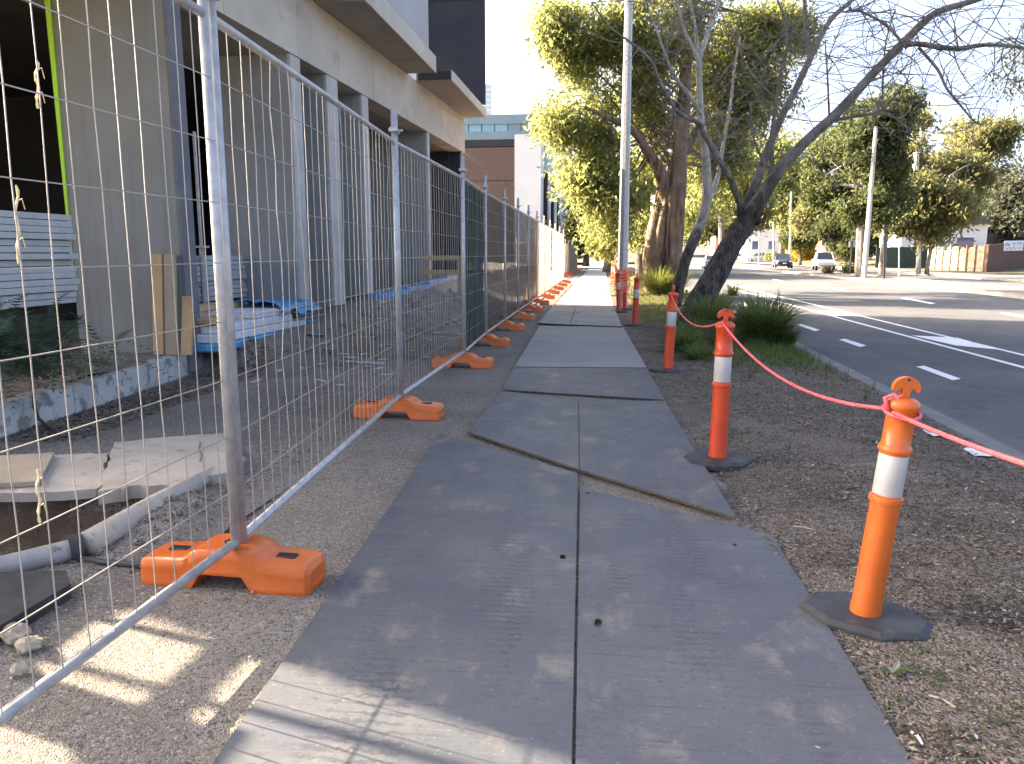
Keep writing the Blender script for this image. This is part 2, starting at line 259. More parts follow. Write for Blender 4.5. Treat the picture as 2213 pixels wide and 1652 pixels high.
M['rim'] = mat('alloy_rim', (.45, .45, .46), (.55, .55, .56), 8, .35, metal=.8)
M['carglass'] = glassmat('car_glass', (.025, .032, .038), .05)
M['lamp'] = mat('clear_lamp', (.7, .7, .68), (.8, .8, .78), 8, .15, spec=.9)
M['taillamp'] = mat('red_lamp', (.45, .02, .02), (.55, .03, .03), 8, .2, spec=.8)
M['silverpaint'] = mat('silver_car_paint', (.42, .44, .47), (.46, .48, .51), 5, .28, metal=.5, coat=.6)
M['navypaint'] = mat('navy_car_paint', (.012, .016, .040), (.018, .022, .05), 5, .25, coat=.8)
M['whitepaint'] = mat('white_car_paint', (.74, .74, .73), (.78, .78, .77), 5, .3, coat=.6)
M['greypaint'] = mat('grey_car_paint', (.16, .17, .18), (.20, .21, .22), 5, .3, coat=.6)
M['signblue'] = mat('blue_sign_print', (.10, .14, .40), (.16, .20, .5), 5, .6)
M['signgold'] = mat('gold_sign_print', (.70, .42, .12), (.75, .5, .2), 5, .6)
M['signgreen'] = mat('green_sign_print', (.10, .35, .22), (.14, .4, .26), 5, .6)
M['cream'] = mat('cream_board', (.72, .68, .54), (.78, .74, .6), 4, .6)

# ------------------------------------------------------------------ mesh helpers
class MB:
    def __init__(s): s.v = []; s.f = []; s.smooth = False
    def add(s, vs_, fs):
        o = len(s.v); s.v += [tuple(v) for v in vs_]; s.f += [tuple(i + o for i in f) for f in fs]; return s
    def box(s, c, d, m=None):
        x, y, z = d[0] / 2, d[1] / 2, d[2] / 2
        vs_ = [Vector(p) for p in ((-x, -y, -z), (x, -y, -z), (x, y, -z), (-x, y, -z), (-x, -y, z), (x, -y, z), (x, y, z), (-x, y, z))]
        if m: vs_ = [m @ v for v in vs_]
        return s.add([v + Vector(c) for v in vs_], [(3, 2, 1, 0), (4, 5, 6, 7), (0, 1, 5, 4), (1, 2, 6, 5), (2, 3, 7, 6), (3, 0, 4, 7)])
    def bevbox(s, c, d, b=.01, m=None):
        x, y, z = d[0] / 2, d[1] / 2, d[2] / 2; vs_ = []
        for zz, k in ((-z, b), (-z + b, 0), (z - b, 0), (z, b)):
            X, Y = x - k, y - k; q = b if k == 0 else b * .4
            for px, py in ((-X + q, -Y), (X - q, -Y), (X, -Y + q), (X, Y - q), (X - q, Y), (-X + q, Y), (-X, Y - q), (-X, -Y + q)): vs_.append(Vector((px, py, zz)))
        if m: vs_ = [m @ v for v in vs_]
        fs = [tuple(range(7, -1, -1)), tuple(range(24, 32))]
        for r in range(3):
            for i in range(8): fs.append((r * 8 + i, r * 8 + (i + 1) % 8, r * 8 + 8 + (i + 1) % 8, r * 8 + 8 + i))
        return s.add([v + Vector(c) for v in vs_], fs)
    def prism(s, pts, z0, z1):
        """pts: list of (x,y) counter-clockwise, or of 3d points when z0 is a vector offset"""
        n = len(pts); a = [(p[0], p[1], z0) for p in pts]; b = [(p[0], p[1], z1) for p in pts]
        return s.add(a + b, [tuple(range(n - 1, -1, -1)), tuple(range(n, 2 * n))] + [(i, (i + 1) % n, n + (i + 1) % n, n + i) for i in range(n)])
    def extr(s, pts, off):
        n = len(pts); a = [Vector(p) for p in pts]; b = [p + Vector(off) for p in a]
        return s.add(a + b, [tuple(range(n)), tuple(range(2 * n - 1, n - 1, -1))] + [((i + 1) % n, i, n + i, n + (i + 1) % n) for i in range(n)])
    def tube(s, path, rad, n=8, cap=True, wob=0., flute=0.):
        path = [Vector(p) for p in path]
        if isinstance(rad, (int, float)): rad = [rad] * len(path)
        vs_ = []; fs = []; up = None
        for i, p in enumerate(path):
            d = (path[min(i + 1, len(path) - 1)] - path[max(i - 1, 0)])
            d = d.normalized() if d.length > 1e-9 else Vector((0, 0, 1))
            if up is None: up = d.orthogonal().normalized()
            up = (up - d * up.dot(d)); up = up.normalized() if up.length > 1e-6 else d.orthogonal().normalized()
            sd = d.cross(up)
            for k in range(n):
                a = 2 * PI * k / n; r = rad[i] * (1 + (wob * random.uniform(-1, 1) if wob else 0) + (flute * (math.sin(3 * a + i * .25) * .6 + math.sin(5 * a - i * .4 + 1) * .5 + .35 * math.sin(9 * a + i * .6)) if flute else 0))
                vs_.append(p + (up * math.cos(a) + sd * math.sin(a)) * r)
        for i in range(len(path) - 1):
            for k in range(n): fs.append((i * n + k, i * n + (k + 1) % n, i * n + n + (k + 1) % n, i * n + n + k))
        if cap: fs += [tuple(range(n - 1, -1, -1)), tuple(range((len(path) - 1) * n, len(path) * n))]
        return s.add(vs_, fs)
    def lathe(s, prof, n=20, m=None):
        vs_ = []; fs = []
        for r, z in prof:
            for k in range(n):
                a = 2 * PI * k / n; vs_.append(Vector((r * math.cos(a), r * math.sin(a), z)))
        for i in range(len(prof) - 1):
            for k in range(n): fs.append((i * n + k, i * n + (k + 1) % n, i * n + n + (k + 1) % n, i * n + n + k))
        fs += [tuple(range(n - 1, -1, -1)), tuple(range((len(prof) - 1) * n, len(prof) * n))]
        if m: vs_ = [m @ v for v in vs_]
        return s.add(vs_, fs)
    def grid(s, P):   # P[i][j] of 3d points
        a, b = len(P), len(P[0]); return s.add([p for r in P for p in r], [(i * b + j, i * b + j + 1, i * b + b + j + 1, i * b + b + j) for i in range(a - 1) for j in range(b - 1)])
    def rot(s, m):
        s.v = [tuple(m @ Vector(v)) for v in s.v]; return s
def mesh_of(mb, name, m, smooth=False):
    me = bpy.data.meshes.new(name); me.from_pydata([tuple(v) for v in mb.v], [], mb.f)
    if smooth: me.polygons.foreach_set('use_smooth', [True] * len(me.polygons))
    if m: me.materials.append(M[m] if isinstance(m, str) else m)
    me.update(); return me
def rootloc(o):
    l = Vector((0, 0, 0))
    while o: l += o.location; o = o.parent
    return l
def part(mb, name, m, parent=None, smooth=False, label=None, world=True, kind=None, auto=None):
    if parent is not None and world:
        l = rootloc(parent); mb.v = [(v[0] - l.x, v[1] - l.y, v[2] - l.z) for v in mb.v]
    me = mesh_of(mb, name, m, smooth or auto is not None)
    if auto is not None: me.set_sharp_from_angle(angle=math.radians(auto))
    o = bpy.data.objects.new(name, me); COL.objects.link(o)
    if parent is not None: o.parent = parent
    if label: o['label'] = label
    if kind: o['kind'] = kind
    return o
def tag(o, label, cat, group=None):
    o['label'] = label; o['category'] = cat
    o['kind'] = 'thing'
    if group: o['group'] = group
    return o
def thing(name, label, cat, loc=(0, 0, 0), group=None):
    o = bpy.data.objects.new(name, None); COL.objects.link(o); o.location = loc; o.empty_display_size = .2
    return tag(o, label, cat, group)
def struct(mb, name, m, parent=None, smooth=False):
    o = part(mb, name, m, parent, smooth); o['kind'] = 'structure'; return o
def kids(o): return [c for c in bpy.data.objects if c.parent == o]
def dup(root, loc, rotz=None, label=None, group=None, sc=None, tilt=None):
    cc = {}
    for c in bpy.data.objects: cc.setdefault(c.parent, []).append(c)
    r = root.copy(); COL.objects.link(r); r.location = loc
    if rotz is not None: r.rotation_euler = (tilt[0] if tilt else 0, tilt[1] if tilt else 0, rotz)
    if sc: r.scale = sc
    if label: r['label'] = label
    if group: r['group'] = group
    for ch in cc.get(root, []):
        c = ch.copy(); COL.objects.link(c); c.parent = r
        for g in cc.get(ch, []):
            d = g.copy(); COL.objects.link(d); d.parent = c
    return r
def npmesh(name, V, Fc, m, parent=None, kind=None):
    """V (n,3) array, Fc (k,m) faces of equal size"""
    V = np.asarray(V, dtype=np.float32); Fc = np.asarray(Fc, dtype=np.int32)
    if parent is not None: V = V - np.array(rootloc(parent), dtype=np.float32)
    me = bpy.data.meshes.new(name); k, n = Fc.shape
    me.vertices.add(len(V)); me.vertices.foreach_set('co', V.ravel())
    me.loops.add(k * n); me.loops.foreach_set('vertex_index', Fc.ravel())
    me.polygons.add(k); me.polygons.foreach_set('loop_start', np.arange(0, k * n, n, dtype=np.int32))
    me.materials.append(M[m]); me.update(calc_edges=True)
    o = bpy.data.objects.new(name, me); COL.objects.link(o)
    if parent is not None: o.parent = parent
    if kind: o['kind'] = kind
    return o
def leaves_geo(P, L, W, droop=.4, up=0.):
    n = len(P); d = RNG.normal(size=(n, 3)); d[:, 2] += up - droop; d /= np.linalg.norm(d, axis=1)[:, None]
    q = RNG.normal(size=(n, 3)); s = np.cross(d, q); s /= np.linalg.norm(s, axis=1)[:, None] + 1e-9
    l = (L * RNG.uniform(.6, 1.3, n))[:, None]; w = (W * RNG.uniform(.7, 1.3, n))[:, None]
    V = np.stack([P, P + d * l * .45 + s * w, P + d * l, P + d * l * .45 - s * w], 1).reshape(-1, 3)
    return V, np.arange(n * 4).reshape(-1, 4)
def clumpy(ells, k, m, sig, shell=.35, nsub=26):
    # each mass breaks up into smaller sprays with gaps between them
    sub_ = []
    for e in ells:
        w = e[6] if len(e) > 6 else 1
        for j in range(nsub):
            u = RNG.normal(size=3); u /= np.linalg.norm(u); q = RNG.uniform(.1, .85); f = RNG.uniform(.13, .30)
            sub_.append((*(np.array(e[:3]) + u * q * np.array(e[3:6])), e[3] * f, e[4] * f, e[5] * f * .8, w / nsub * RNG.uniform(.6, 1.4)))
    return clumpy0(sub_, k, m, sig, shell)
def clumpy0(ells, k, m, sig, shell=.35):
    """leaf positions: k clumps in each ellipsoid (cx,cy,cz,rx,ry,rz[,weight]) of m leaves each"""
    out = []; cents = []
    for e in ells:
        kk = int(k * (e[6] if len(e) > 6 else 1)); u = RNG.normal(size=(kk, 3)); u /= np.linalg.norm(u, axis=1)[:, None]
        r = RNG.uniform(shell, 1, kk) ** .6
        c = np.array(e[:3]) + u * r[:, None] * np.array(e[3:6]); cents.append(c)
        sg = sig * RNG.uniform(.55, 1.35, (kk, 1, 1))
        off = np.clip(RNG.normal(size=(kk, m, 3)), -1.7, 1.7) * sg * np.array([1, 1, .75])
        out.append((c[:, None, :] + off).reshape(-1, 3))
    return np.concatenate(out), np.concatenate(cents)
def sstep(a, b, x):
    t = min(1, max(0, (x - a) / (b - a))); return t * t * (3 - 2 * t)
_n = [(RNG.uniform(0, 6.28), RNG.uniform(.6, 1.6), RNG.uniform(0, 6.28)) for _ in range(9)]
def fnoise(x, y, s=1.):
    v = 0
    for i, (a, f, p) in enumerate(_n): v += math.sin((x * math.cos(a) + y * math.sin(a)) * f * s * (1 + i * .35) + p) / (1 + i * .25)
    return v / 4.5
#@@ STRUCT
# ================================================================== the ground
def poly(name, pts, z, m, parent=None):
    return struct(MB().add([(p[0], p[1], z) for p in pts], [tuple(range(len(pts)))]), name, m, parent)
poly('ground', [(-2500, -800), (2500, -800), (2500, 4500), (-2500, 4500)], -.62, 'far')
ROADZ = -.12
def edge(y): return 3.38 + .02 * max(0, y - 4)
ys = [-20, -5, 0, 4, 8, 14, 20, 30, 50, 80, 110, 150]
rb = MB(); rb.grid([[(edge(y), y, ROADZ), (10, y, ROADZ), (24.5, y, ROADZ)] for y in ys])
road = struct(rb, 'road', 'road')
g = MB(); g.grid([[(edge(y) - .24, y, ROADZ + .012), (edge(y) + .03, y, ROADZ + .004)] for y in ys]); struct(g, 'gutter', 'gutter')
# the street climbs a hill far off
hp = [(150, ROADZ), (200, .6), (260, 3.2), (330, 7), (420, 12), (520, 14)]
hr = MB(); hr.grid([[(6 + (y - 150) * .06, y, z), (24.5 + (y - 150) * .065, y, z)] for y, z in hp]); struct(hr, 'hill_road', 'road')
hl = MB(); hl.grid([[(-260, y, z - .4), (-60, y, z - .3), (5.9 + (y - 150) * .06, y, z + .05)] for y, z in hp])
hl.grid([[(24.6 + (y - 150) * .065, y, z + .05), (70, y, z + .2), (330, y, z + 1.)] for y, z in hp]); struct(hl, 'hill', 'lawn')
# lane paint
def paint(name, pts, off=.006, px=True):
    p = [G(u, v, ROADZ) for u, v in pts] if px else [Vector(q) for q in pts]
    o = struct(MB().add([(q[0], q[1], ROADZ + off) for q in p], [tuple(range(len(p)))]), name, 'paint', road); return o
for a in ([(1720, 702), (1731, 701), (1772, 714), (1762, 717)], [(1813, 735), (1826, 733), (1873, 748), (1858, 751)], [(1980, 793.5), (1997, 791.5), (2077, 820), (2058, 823)],
          [(1774, 621), (1782, 620), (1830, 628), (1821, 629)], [(1946, 645), (1955, 644), (2022, 656), (2012, 658)], [(1667, 604.5), (1672, 604), (1692, 608), (1686, 608.5)],
          [(2160, 677.5), (2172, 676), (2300, 700), (2287, 702)], [(1601, 657), (1609, 655.5), (1637, 671), (1628, 673)]):
    paint('lane_dash', a)
def lineq(p0, p1, w):
    a, b = G(*p0, ROADZ), G(*p1, ROADZ); d = (b - a).normalized(); a = a - d * 4; b = b; n = Vector((-d.y, d.x, 0)) * w / 2
    return [(a - n), (b - n), (b + n), (a + n)]
paint('lane_line', lineq((2330, 827), (1579, 624.5), .11), px=False)
paint('lane_line', lineq((2330, 797), (1579, 615.5), .11), px=False)
for a in ([(1969, 726), (2069, 731.5), (2166, 758), (2065, 748)], [(1751, 672), (1818, 675), (1873, 685), (1804, 683.5)], [(1628, 636), (1668, 637.5), (1708, 646), (1662, 645)]):
    paint('chevron', a, .009)
# median and far kerb
def kerb_strip(name, path, w, z0, z1, m):
    mb = MB(); L = []
    for i, (x, y) in enumerate(path):
        L.append([(x - w / 2, y, z0), (x - w / 2 + .03, y, z1), (x + w / 2 - .03, y, z1), (x + w / 2, y, z0)])
    mb.grid(L); return struct(mb, name, m)
med = [(15.3, 8), (15.35, 20), (15.45, 35), (15.8, 55), (16.2, 80), (17, 110)]
kerb_strip('median_kerb', med, .34, -.13, .03, 'kerbc')
kerb_strip('median_kerb', [(x + 2.9, y) for x, y in med], .3, -.13, .03, 'kerbc')
mm = MB(); mm.grid([[(x + .1, y, .012), (x + 2.8, y, .012)] for x, y in med]); struct(mm, 'median', 'median')
kerb_strip('kerb', [(24.3, 5), (24.5, 40), (24.8, 70), (25.5, 110), (26, 150)], .5, -.13, .04, 'kerbc')
fb = MB()
fys = [0, 20, 40, 55, 70, 90, 120, 150]
fb.grid([[(24.6, y, .02), (27.5, y, .03)] for y in fys]); struct(fb, 'pavement', 'kerbc')
fb = MB(); fb.grid([[(27.5, y, .024), (33, y, .12 + .02 * math.sin(y)), (60, y, .9), (400, y, 3)] for y in fys]); struct(fb, 'lawn', 'lawn')
# verge between path and road, finely uneven
def lerp(a, b, t): return a + (b - a) * t
def vleft(y): return .98 if y < 3 else lerp(.98, .60, min(1, (y - 3) / 7)) if y < 10 else lerp(.60, .34, min(1, (y - 10) / 14))
yy = [-1.5]
while yy[-1] < 120: yy.append(yy[-1] + max(.06, (yy[-1]) * .018))
V = []; NX = 44
def vz(x, y):
    a, b = vleft(y) - .25, edge(y) - .2; t = (x - a) / (b - a)
    z = lerp(-.006, -.095, sstep(.55, 1, t)) + .045 * math.sin(PI * min(1, max(0, t))) * (1 + .5 * fnoise(x, y, 1.2))
    return z + .012 * fnoise(x * 1.7, y * 1.7, 4) + .006 * fnoise(x + 9, y, 11)
for y in yy:
    a, b = vleft(y) - .25, edge(y) - .2
    for i in range(NX): x = lerp(a, b, i / (NX - 1)); V.append((x, y, vz(x, y)))
ny = len(yy); ij = np.arange(ny * NX).reshape(ny, NX)
Fq = np.stack([ij[:-1, :-1], ij[:-1, 1:], ij[1:, 1:], ij[1:, :-1]], -1).reshape(-1, 4)
verge = npmesh('verge', V, Fq, 'dirt', None, 'structure'); verge.data.polygons.foreach_set('use_smooth', [True] * len(Fq))
# footpath: old asphalt under the boards, concrete beyond them
poly('footpath_asphalt', [(-2.02, -3), (1.3, -3), (1.3, 9), (.9, 16), (.6, 22.7), (-2.02, 22.7)], 0, 'asphalt_old')
slabs = [22.7]
fp = struct(MB().add([(-2.4, 22.7, -.03), (.6, 22.7, -.03), (.5, 300, -.03), (-2.4, 300, -.03)], [(0, 1, 2, 3)]), 'footpath_bed', 'site')
y = 22.72
while y < 120:
    w = 2.4; a = MB().prism([(-1.36 + .0015 * (y - 22), y), (.36 - .0008 * (y - 22), y), (.36 - .0008 * (y - 22), y + w - .012), (-1.36 + .0015 * (y - 22), y + w - .012)], -.05, .006 + random.uniform(-.002, .002))
    part(a, 'path_slab', 'path', fp); y += w
far_p = MB().add([(-1.25, 120, .004), (.3, 120, .004), (.1, 300, .004), (-1.2, 300, .004)], [(0, 1, 2, 3)]); struct(far_p, 'footpath', 'path')
# the building site: heightfield with a trench, spoil and a bank along the building
def hz(x, y):
    z = .018 * fnoise(x, y, 1.3) * sstep(-2.1, -2.8, x) + .006 * fnoise(x, y, 9) * sstep(-2.05, -2.3, x)
    bank = sstep(-4.0, -4.75, x) * sstep(9.0, 9.9, y) * .33 + sstep(-3.2, -4.3, x) * sstep(11, 16, y) * .12
    z += bank * (1 + .25 * fnoise(x * 2, y * 2, 2))
    # heap by the far bays
    d = ((x + 4.3) / .9) ** 2 + ((y - 17.5) / 3.8) ** 2
    z += .42 * math.exp(-d) * (1 + .2 * fnoise(x, y, 5)); d = ((x + 3.6) / .8) ** 2 + ((y - 21.5) / 3) ** 2; z += .25 * math.exp(-d) * (1 + .4 * fnoise(x, y, 5))
    # spoil strewn in front of the white blocks
    z += .10 * math.exp(-((x + 4.0) / .5) ** 2 - ((y - 11.5) / 1.8) ** 2) * (1 + .9 * fnoise(x, y, 7))
    # trench
    tr = sstep(-2.42, -2.60, x + .10 * fnoise(x, y, 4)) * sstep(3.25, 3.42, y + .05 * fnoise(x, y, 5)) * (1 - sstep(4.28, 4.36, y - .08 * fnoise(x, y, 3)))
    tr *= 1 - sstep(-3.02, -2.70, x - .35 * (y - 3.8)) * .88
    z -= .30 * tr
    # low mound of spoil over the pipe
    z += .12 * math.exp(-((x + 2.45) / .33) ** 2 - ((y - 3.95) / .5) ** 2) * (1 + .3 * fnoise(x, y, 8))
    if y > 23: z += sstep(-2.8, -4.5, x) * .35 * (1 + .6 * fnoise(x, y, .8))
    return z
xs = [-2.0]
while xs[-1] > -5.0: xs.append(xs[-1] - .055)
while xs[-1] > -9: xs.append(xs[-1] - .3)
ys2 = [-2.]
while ys2[-1] < 2.6: ys2.append(ys2[-1] + .12)
while ys2[-1] < 6.2: ys2.append(ys2[-1] + .05)
while ys2[-1] < 30: ys2.append(ys2[-1] + .02 * ys2[-1])
while ys2[-1] < 62: ys2.append(ys2[-1] + .8)
V = [(x, y, hz(x, y)) for y in ys2 for x in xs]; nx, ny = len(xs), len(ys2); ij = np.arange(nx * ny).reshape(ny, nx)
Fq = np.stack([ij[:-1, 1:], ij[:-1, :-1], ij[1:, :-1], ij[1:, 1:]], -1).reshape(-1, 4)
site = npmesh('site_ground', V, Fq, 'site', None, 'structure'); me = site.data
me.materials.append(M['asphalt_old']); me.materials.append(M['pit'])
Va = np.array(V); ctr = Va[Fq].mean(1); mi = []
for c in ctr:
    nn = fnoise(c[0], c[1], 1.6) + .5 * fnoise(c[0], c[1], 6)
    if c[2] < -.07 and c[1] < 6: mi.append(2)
    elif c[0] > -2.25 - .12 * nn or (c[1] < 8 + nn and c[0] > -4.6 - .4 * nn and c[1] > 5.9) or (c[1] < 3.3 + .1 * nn and c[0] > -3.6): mi.append(1)
    else: mi.append(0)
me.polygons.foreach_set('material_index', np.array(mi, dtype=np.int32)); me.polygons.foreach_set('use_smooth', [True] * len(Fq))

# ================================================================== the building under construction
ZB, ZT = 4.60, 5.65
YN, YE = 3.74, 24.6
bld = thing('construction_building', 'raw concrete building under construction with angled fins and overhanging slabs', 'building', (fac(12), 12, 0))
FD = Vector((.048, 1, 0)).normalized(); FNX = Vector((1, -.048, 0)).normalized()       # along / out of the facade
def fp_(y, off=0.): return Vector((fac(y), y, 0)) + FNX * off
def fbox(y0, y1, o0, o1, z0, z1):       # a box that follows the facade line: o = metres out of the facade
    a, b, c, d = fp_(y0, o0), fp_(y0, o1), fp_(y1, o1), fp_(y1, o0)
    return MB().prism([(a.x, a.y), (b.x, b.y), (c.x, c.y), (d.x, d.y)], z0, z1)
js = [YN, 6.0, 8.0, 10.3, 12.57, 14.27, 16.16, 19.1, 21.7, YE]
for a, b in zip(js, js[1:]): part(fbox(a + .006, b - .006, -.45, 0, ZB, ZT), 'beam_panel', 'beam', bld)
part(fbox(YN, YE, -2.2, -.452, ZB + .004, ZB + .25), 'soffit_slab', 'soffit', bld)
FB = Vector((-1, .05, 0)).normalized(); FN = Vector((-.05, -1, 0)).normalized()
fins = [(9.3, .27, 1.52, 'fin', 'finedge_dark'), (12.65, .36, 1.5, 'fin_lightened', 'finedge'), (14.23, .5, 1.5, 'fin_lightened', 'finedge'), (15.85, .36, 1.5, 'fin_lightened', 'finedge'), (20.5, .22, 1.6, 'fin_lightened', 'finedge'), (24.35, .10, .5, 'darkpanel', 'finedge')]
for y, t, L, m1, m2 in fins:
    p0 = fp_(y, -.02); a, b = p0, p0 + FN * t; e = FB * .05
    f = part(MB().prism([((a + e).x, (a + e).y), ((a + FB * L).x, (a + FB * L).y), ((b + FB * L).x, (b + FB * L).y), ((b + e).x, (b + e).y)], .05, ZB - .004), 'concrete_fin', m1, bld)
    o1, o2 = FN * .004, -FN * .004
    part(MB().prism([((a + o2).x, (a + o2).y), ((a + e + o2).x, (a + e + o2).y), ((b + e + o1).x, (b + e + o1).y), ((b + o1).x, (b + o1).y)], .04, ZB - .006), 'fin_edge', m2, f)
# lime tape down the hidden edge of the nearest fin
p0 = fp_(9.3, -.02) + FN * .28; q0 = p0 + FB * 1.52
part(MB().tube([(q0.x, q0.y, .9), (q0.x, q0.y, ZB - .02)], [.012, .045], 5), 'edge_tape', 'greentape', bld)
# inside, its shade put into near-black surfaces
def fskew(y1, o1, z0, z1):
    a, b, c, d = fp_(YN + 2.5, -9), fp_(YN + .02, o1), fp_(y1, o1), fp_(y1, -9); return MB().prism([(p.x, p.y) for p in (a, b, c, d)], z0, z1)
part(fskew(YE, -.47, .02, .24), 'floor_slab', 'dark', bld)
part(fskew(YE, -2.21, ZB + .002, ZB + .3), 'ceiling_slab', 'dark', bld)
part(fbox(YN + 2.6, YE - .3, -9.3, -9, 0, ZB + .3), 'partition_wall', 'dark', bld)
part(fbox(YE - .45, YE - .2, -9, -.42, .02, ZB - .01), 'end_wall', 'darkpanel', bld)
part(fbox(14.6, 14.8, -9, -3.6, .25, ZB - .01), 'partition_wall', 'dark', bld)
for y, o in ((6.2, -4.5), (8.1, -4.0), (6.9, -6.5)):
    part(fbox(y, y + .12, o, o + .12, .24, ZB), 'formwork_post', 'pine_grey', bld)
part(MB().tube([fp_(6.0, -3.4) + Vector((0, 0, 2.6)), fp_(8.6, -3.4) + Vector((0, 0, 1.6))], .035, 6), 'brace', 'galv', bld)
# footing under the middle fins
part(fbox(13.2, 16.6, -.6, .16, -.1, .36), 'footing', 'rubble', bld)
# canopy slabs and the walls above
def slab(y0, y1, z0, z1, nm):
    a, b = fp_(y0, .003), fp_(y1, .003); oa, ob = fp_(y0, .86), fp_(y1, .68)
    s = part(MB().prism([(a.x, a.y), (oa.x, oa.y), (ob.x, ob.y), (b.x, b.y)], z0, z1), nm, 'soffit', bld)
    d = (ob - oa).normalized(); n = Vector((d.y, -d.x, 0)) * .02
    return s, oa, ob
s1, oa, ob = slab(13.3, 18.5, ZT - .02, ZT + .30, 'canopy_slab')
k = 3
for i in range(k):
    a = oa.lerp(ob, i / k); b = oa.lerp(ob, (i + 1) / k); d = (b - a).normalized(); n = Vector((d.y, -d.x, 0)) * .03
    a2, b2 = a + d * .006 + n * .1, b - d * .006 + n * .1
    part(MB().prism([(a2.x, a2.y), ((a2 + n).x, (a2 + n).y), ((b2 + n).x, (b2 + n).y), (b2.x, b2.y)], ZT - .03, ZT + .33), 'slab_lip', 'beam', s1)
s2, oa2, ob2 = slab(19.3, 24.5, ZT - .02, ZT + .20, 'canopy_slab')
d = (ob2 - oa2).normalized(); n = Vector((d.y, -d.x, 0)) * .03
part(MB().prism([(oa2.x + n.x * .1, oa2.y), ((oa2 + n).x, (oa2 + n).y), ((ob2 + n).x, (ob2 + n).y), (ob2.x + n.x * .1, ob2.y)], ZT - .03, ZT + .21), 'slab_lip', 'beam', s2)
part(MB().prism([(oa2.x - .8, oa2.y - .025), (oa2.x + .01, oa2.y - .025), (oa2.x + .01, oa2.y - .003), (oa2.x - .8, oa2.y - .003)], ZT - .01, ZT + .19), 'slab_end', 'blackbox', s2)
for a, b in ((YN + .1, 8), (8, 11.6), (11.6, 14.9), (14.9, 18.3)):
    for z0, z1 in ((ZT + .31, 8.6), (8.6, 12.0), (12.0, 16.0), (16.0, 19)):
        w0, w1 = fp_(a + .006, .68 if a > 13 else .75), fp_(b - .006, .60 if a > 13 else .74)
        part(MB().prism([(w0.x - .3, w0.y), (w0.x, w0.y), (w1.x, w1.y), (w1.x - .3, w1.y)], z0, z1 - .008), 'wall_panel', 'wallpanel', bld)
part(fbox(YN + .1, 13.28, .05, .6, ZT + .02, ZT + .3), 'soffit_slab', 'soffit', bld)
part(fskew(18.2, .3, ZT + .1, 18.8), 'storeys', 'wallpanel', bld)
part(fbox(18.4, 23.5, -1.2, -.9, ZT, 18.8), 'recess_wall', 'whitewall', bld)
tw = part(MB().prism([(-9, 23.6), (-3.51, 23.6), (-3.51, 23.75), (-9, 23.75)], ZT + .215, 20), 'tower_wall', 'darkpanel', bld)
for z in (8.75, 12.4, 16.0):
    part(MB().box((-6.2, 23.595, z), (5.3, .012, .035)), 'panel_joint', 'blackbox', tw)
# scaffold planks added out of view, spaced to cut the sunlight into patches
blocker = thing('sun_blocker', 'added unseen scaffold bay with planks at the open end of the concrete building', 'light_blocker', (-5.6, 3, 0))
for x in (-5.25, -6.4):
    for y in (.9, 2.35, 3.7): part(MB().tube([(x, y, 0), (x, y, 6)], .03, 6), 'blocker_pole', 'galv', blocker)
for z, h, tl in ((1.80, .09, .03), (1.46, .17, -.02), (1.20, .30, 0), (.9, .26, 0)):
    part(MB().box((-5.2, 2.2, z), (.035, 3.4, h), Matrix.Rotation(tl, 3, 'X')), 'plank', 'pine_grey', blocker)
for y, w, z1 in ((3.12, .26, 2.0), (2.62, .26, 2.02), (2.0, .26, 1.9), (3.95, .5, 1.52)):
    part(MB().box((-5.16, y, z1 / 2), (.03, w, z1)), 'plank', 'pine_grey', blocker)
part(MB().box((-5.12, 3.0, 1.75), (.03, .09, 1.1), Matrix.Rotation(.7, 3, 'X')), 'brace', 'pine_grey', blocker)

# white-painted site kerb with the planting bed behind it
kb = thing('white_kerb', 'low kerb with flaking white paint along the planting bed', 'kerb', (-5, 7, 0))
prev = (-4.98, 2.0)
kp = [(-4.80, 2.5), (-4.84, 3.9), (-4.90, 5.3), (-4.98, 6.7), (-5.08, 8.1), (-5.17, 9.3)]
for (x0, y0), (x1, y1) in zip(kp, kp[1:]):
    part(MB().prism([(x0 - .16, y0), (x0 + .03, y0), (x1 + .03, y1 - .01), (x1 - .16, y1 - .01)], -.1, .27 + random.uniform(-.01, .012)), 'kerb_block', 'whitekerb', kb)
bed = MB(); bed.grid([[(x, y, .27 + .04 * fnoise(x * 2, y * 2, 3) + .02 * fnoise(x, y, 9)) for x in np.linspace(-5.0 - .03 * (y - 3), -7.5, 26)] for y in np.linspace(2.5, 9.3, 60)])
b_ = struct(bed, 'planting_bed', 'site'); b_.data.polygons.foreach_set('use_smooth', [True] * len(b_.data.polygons))
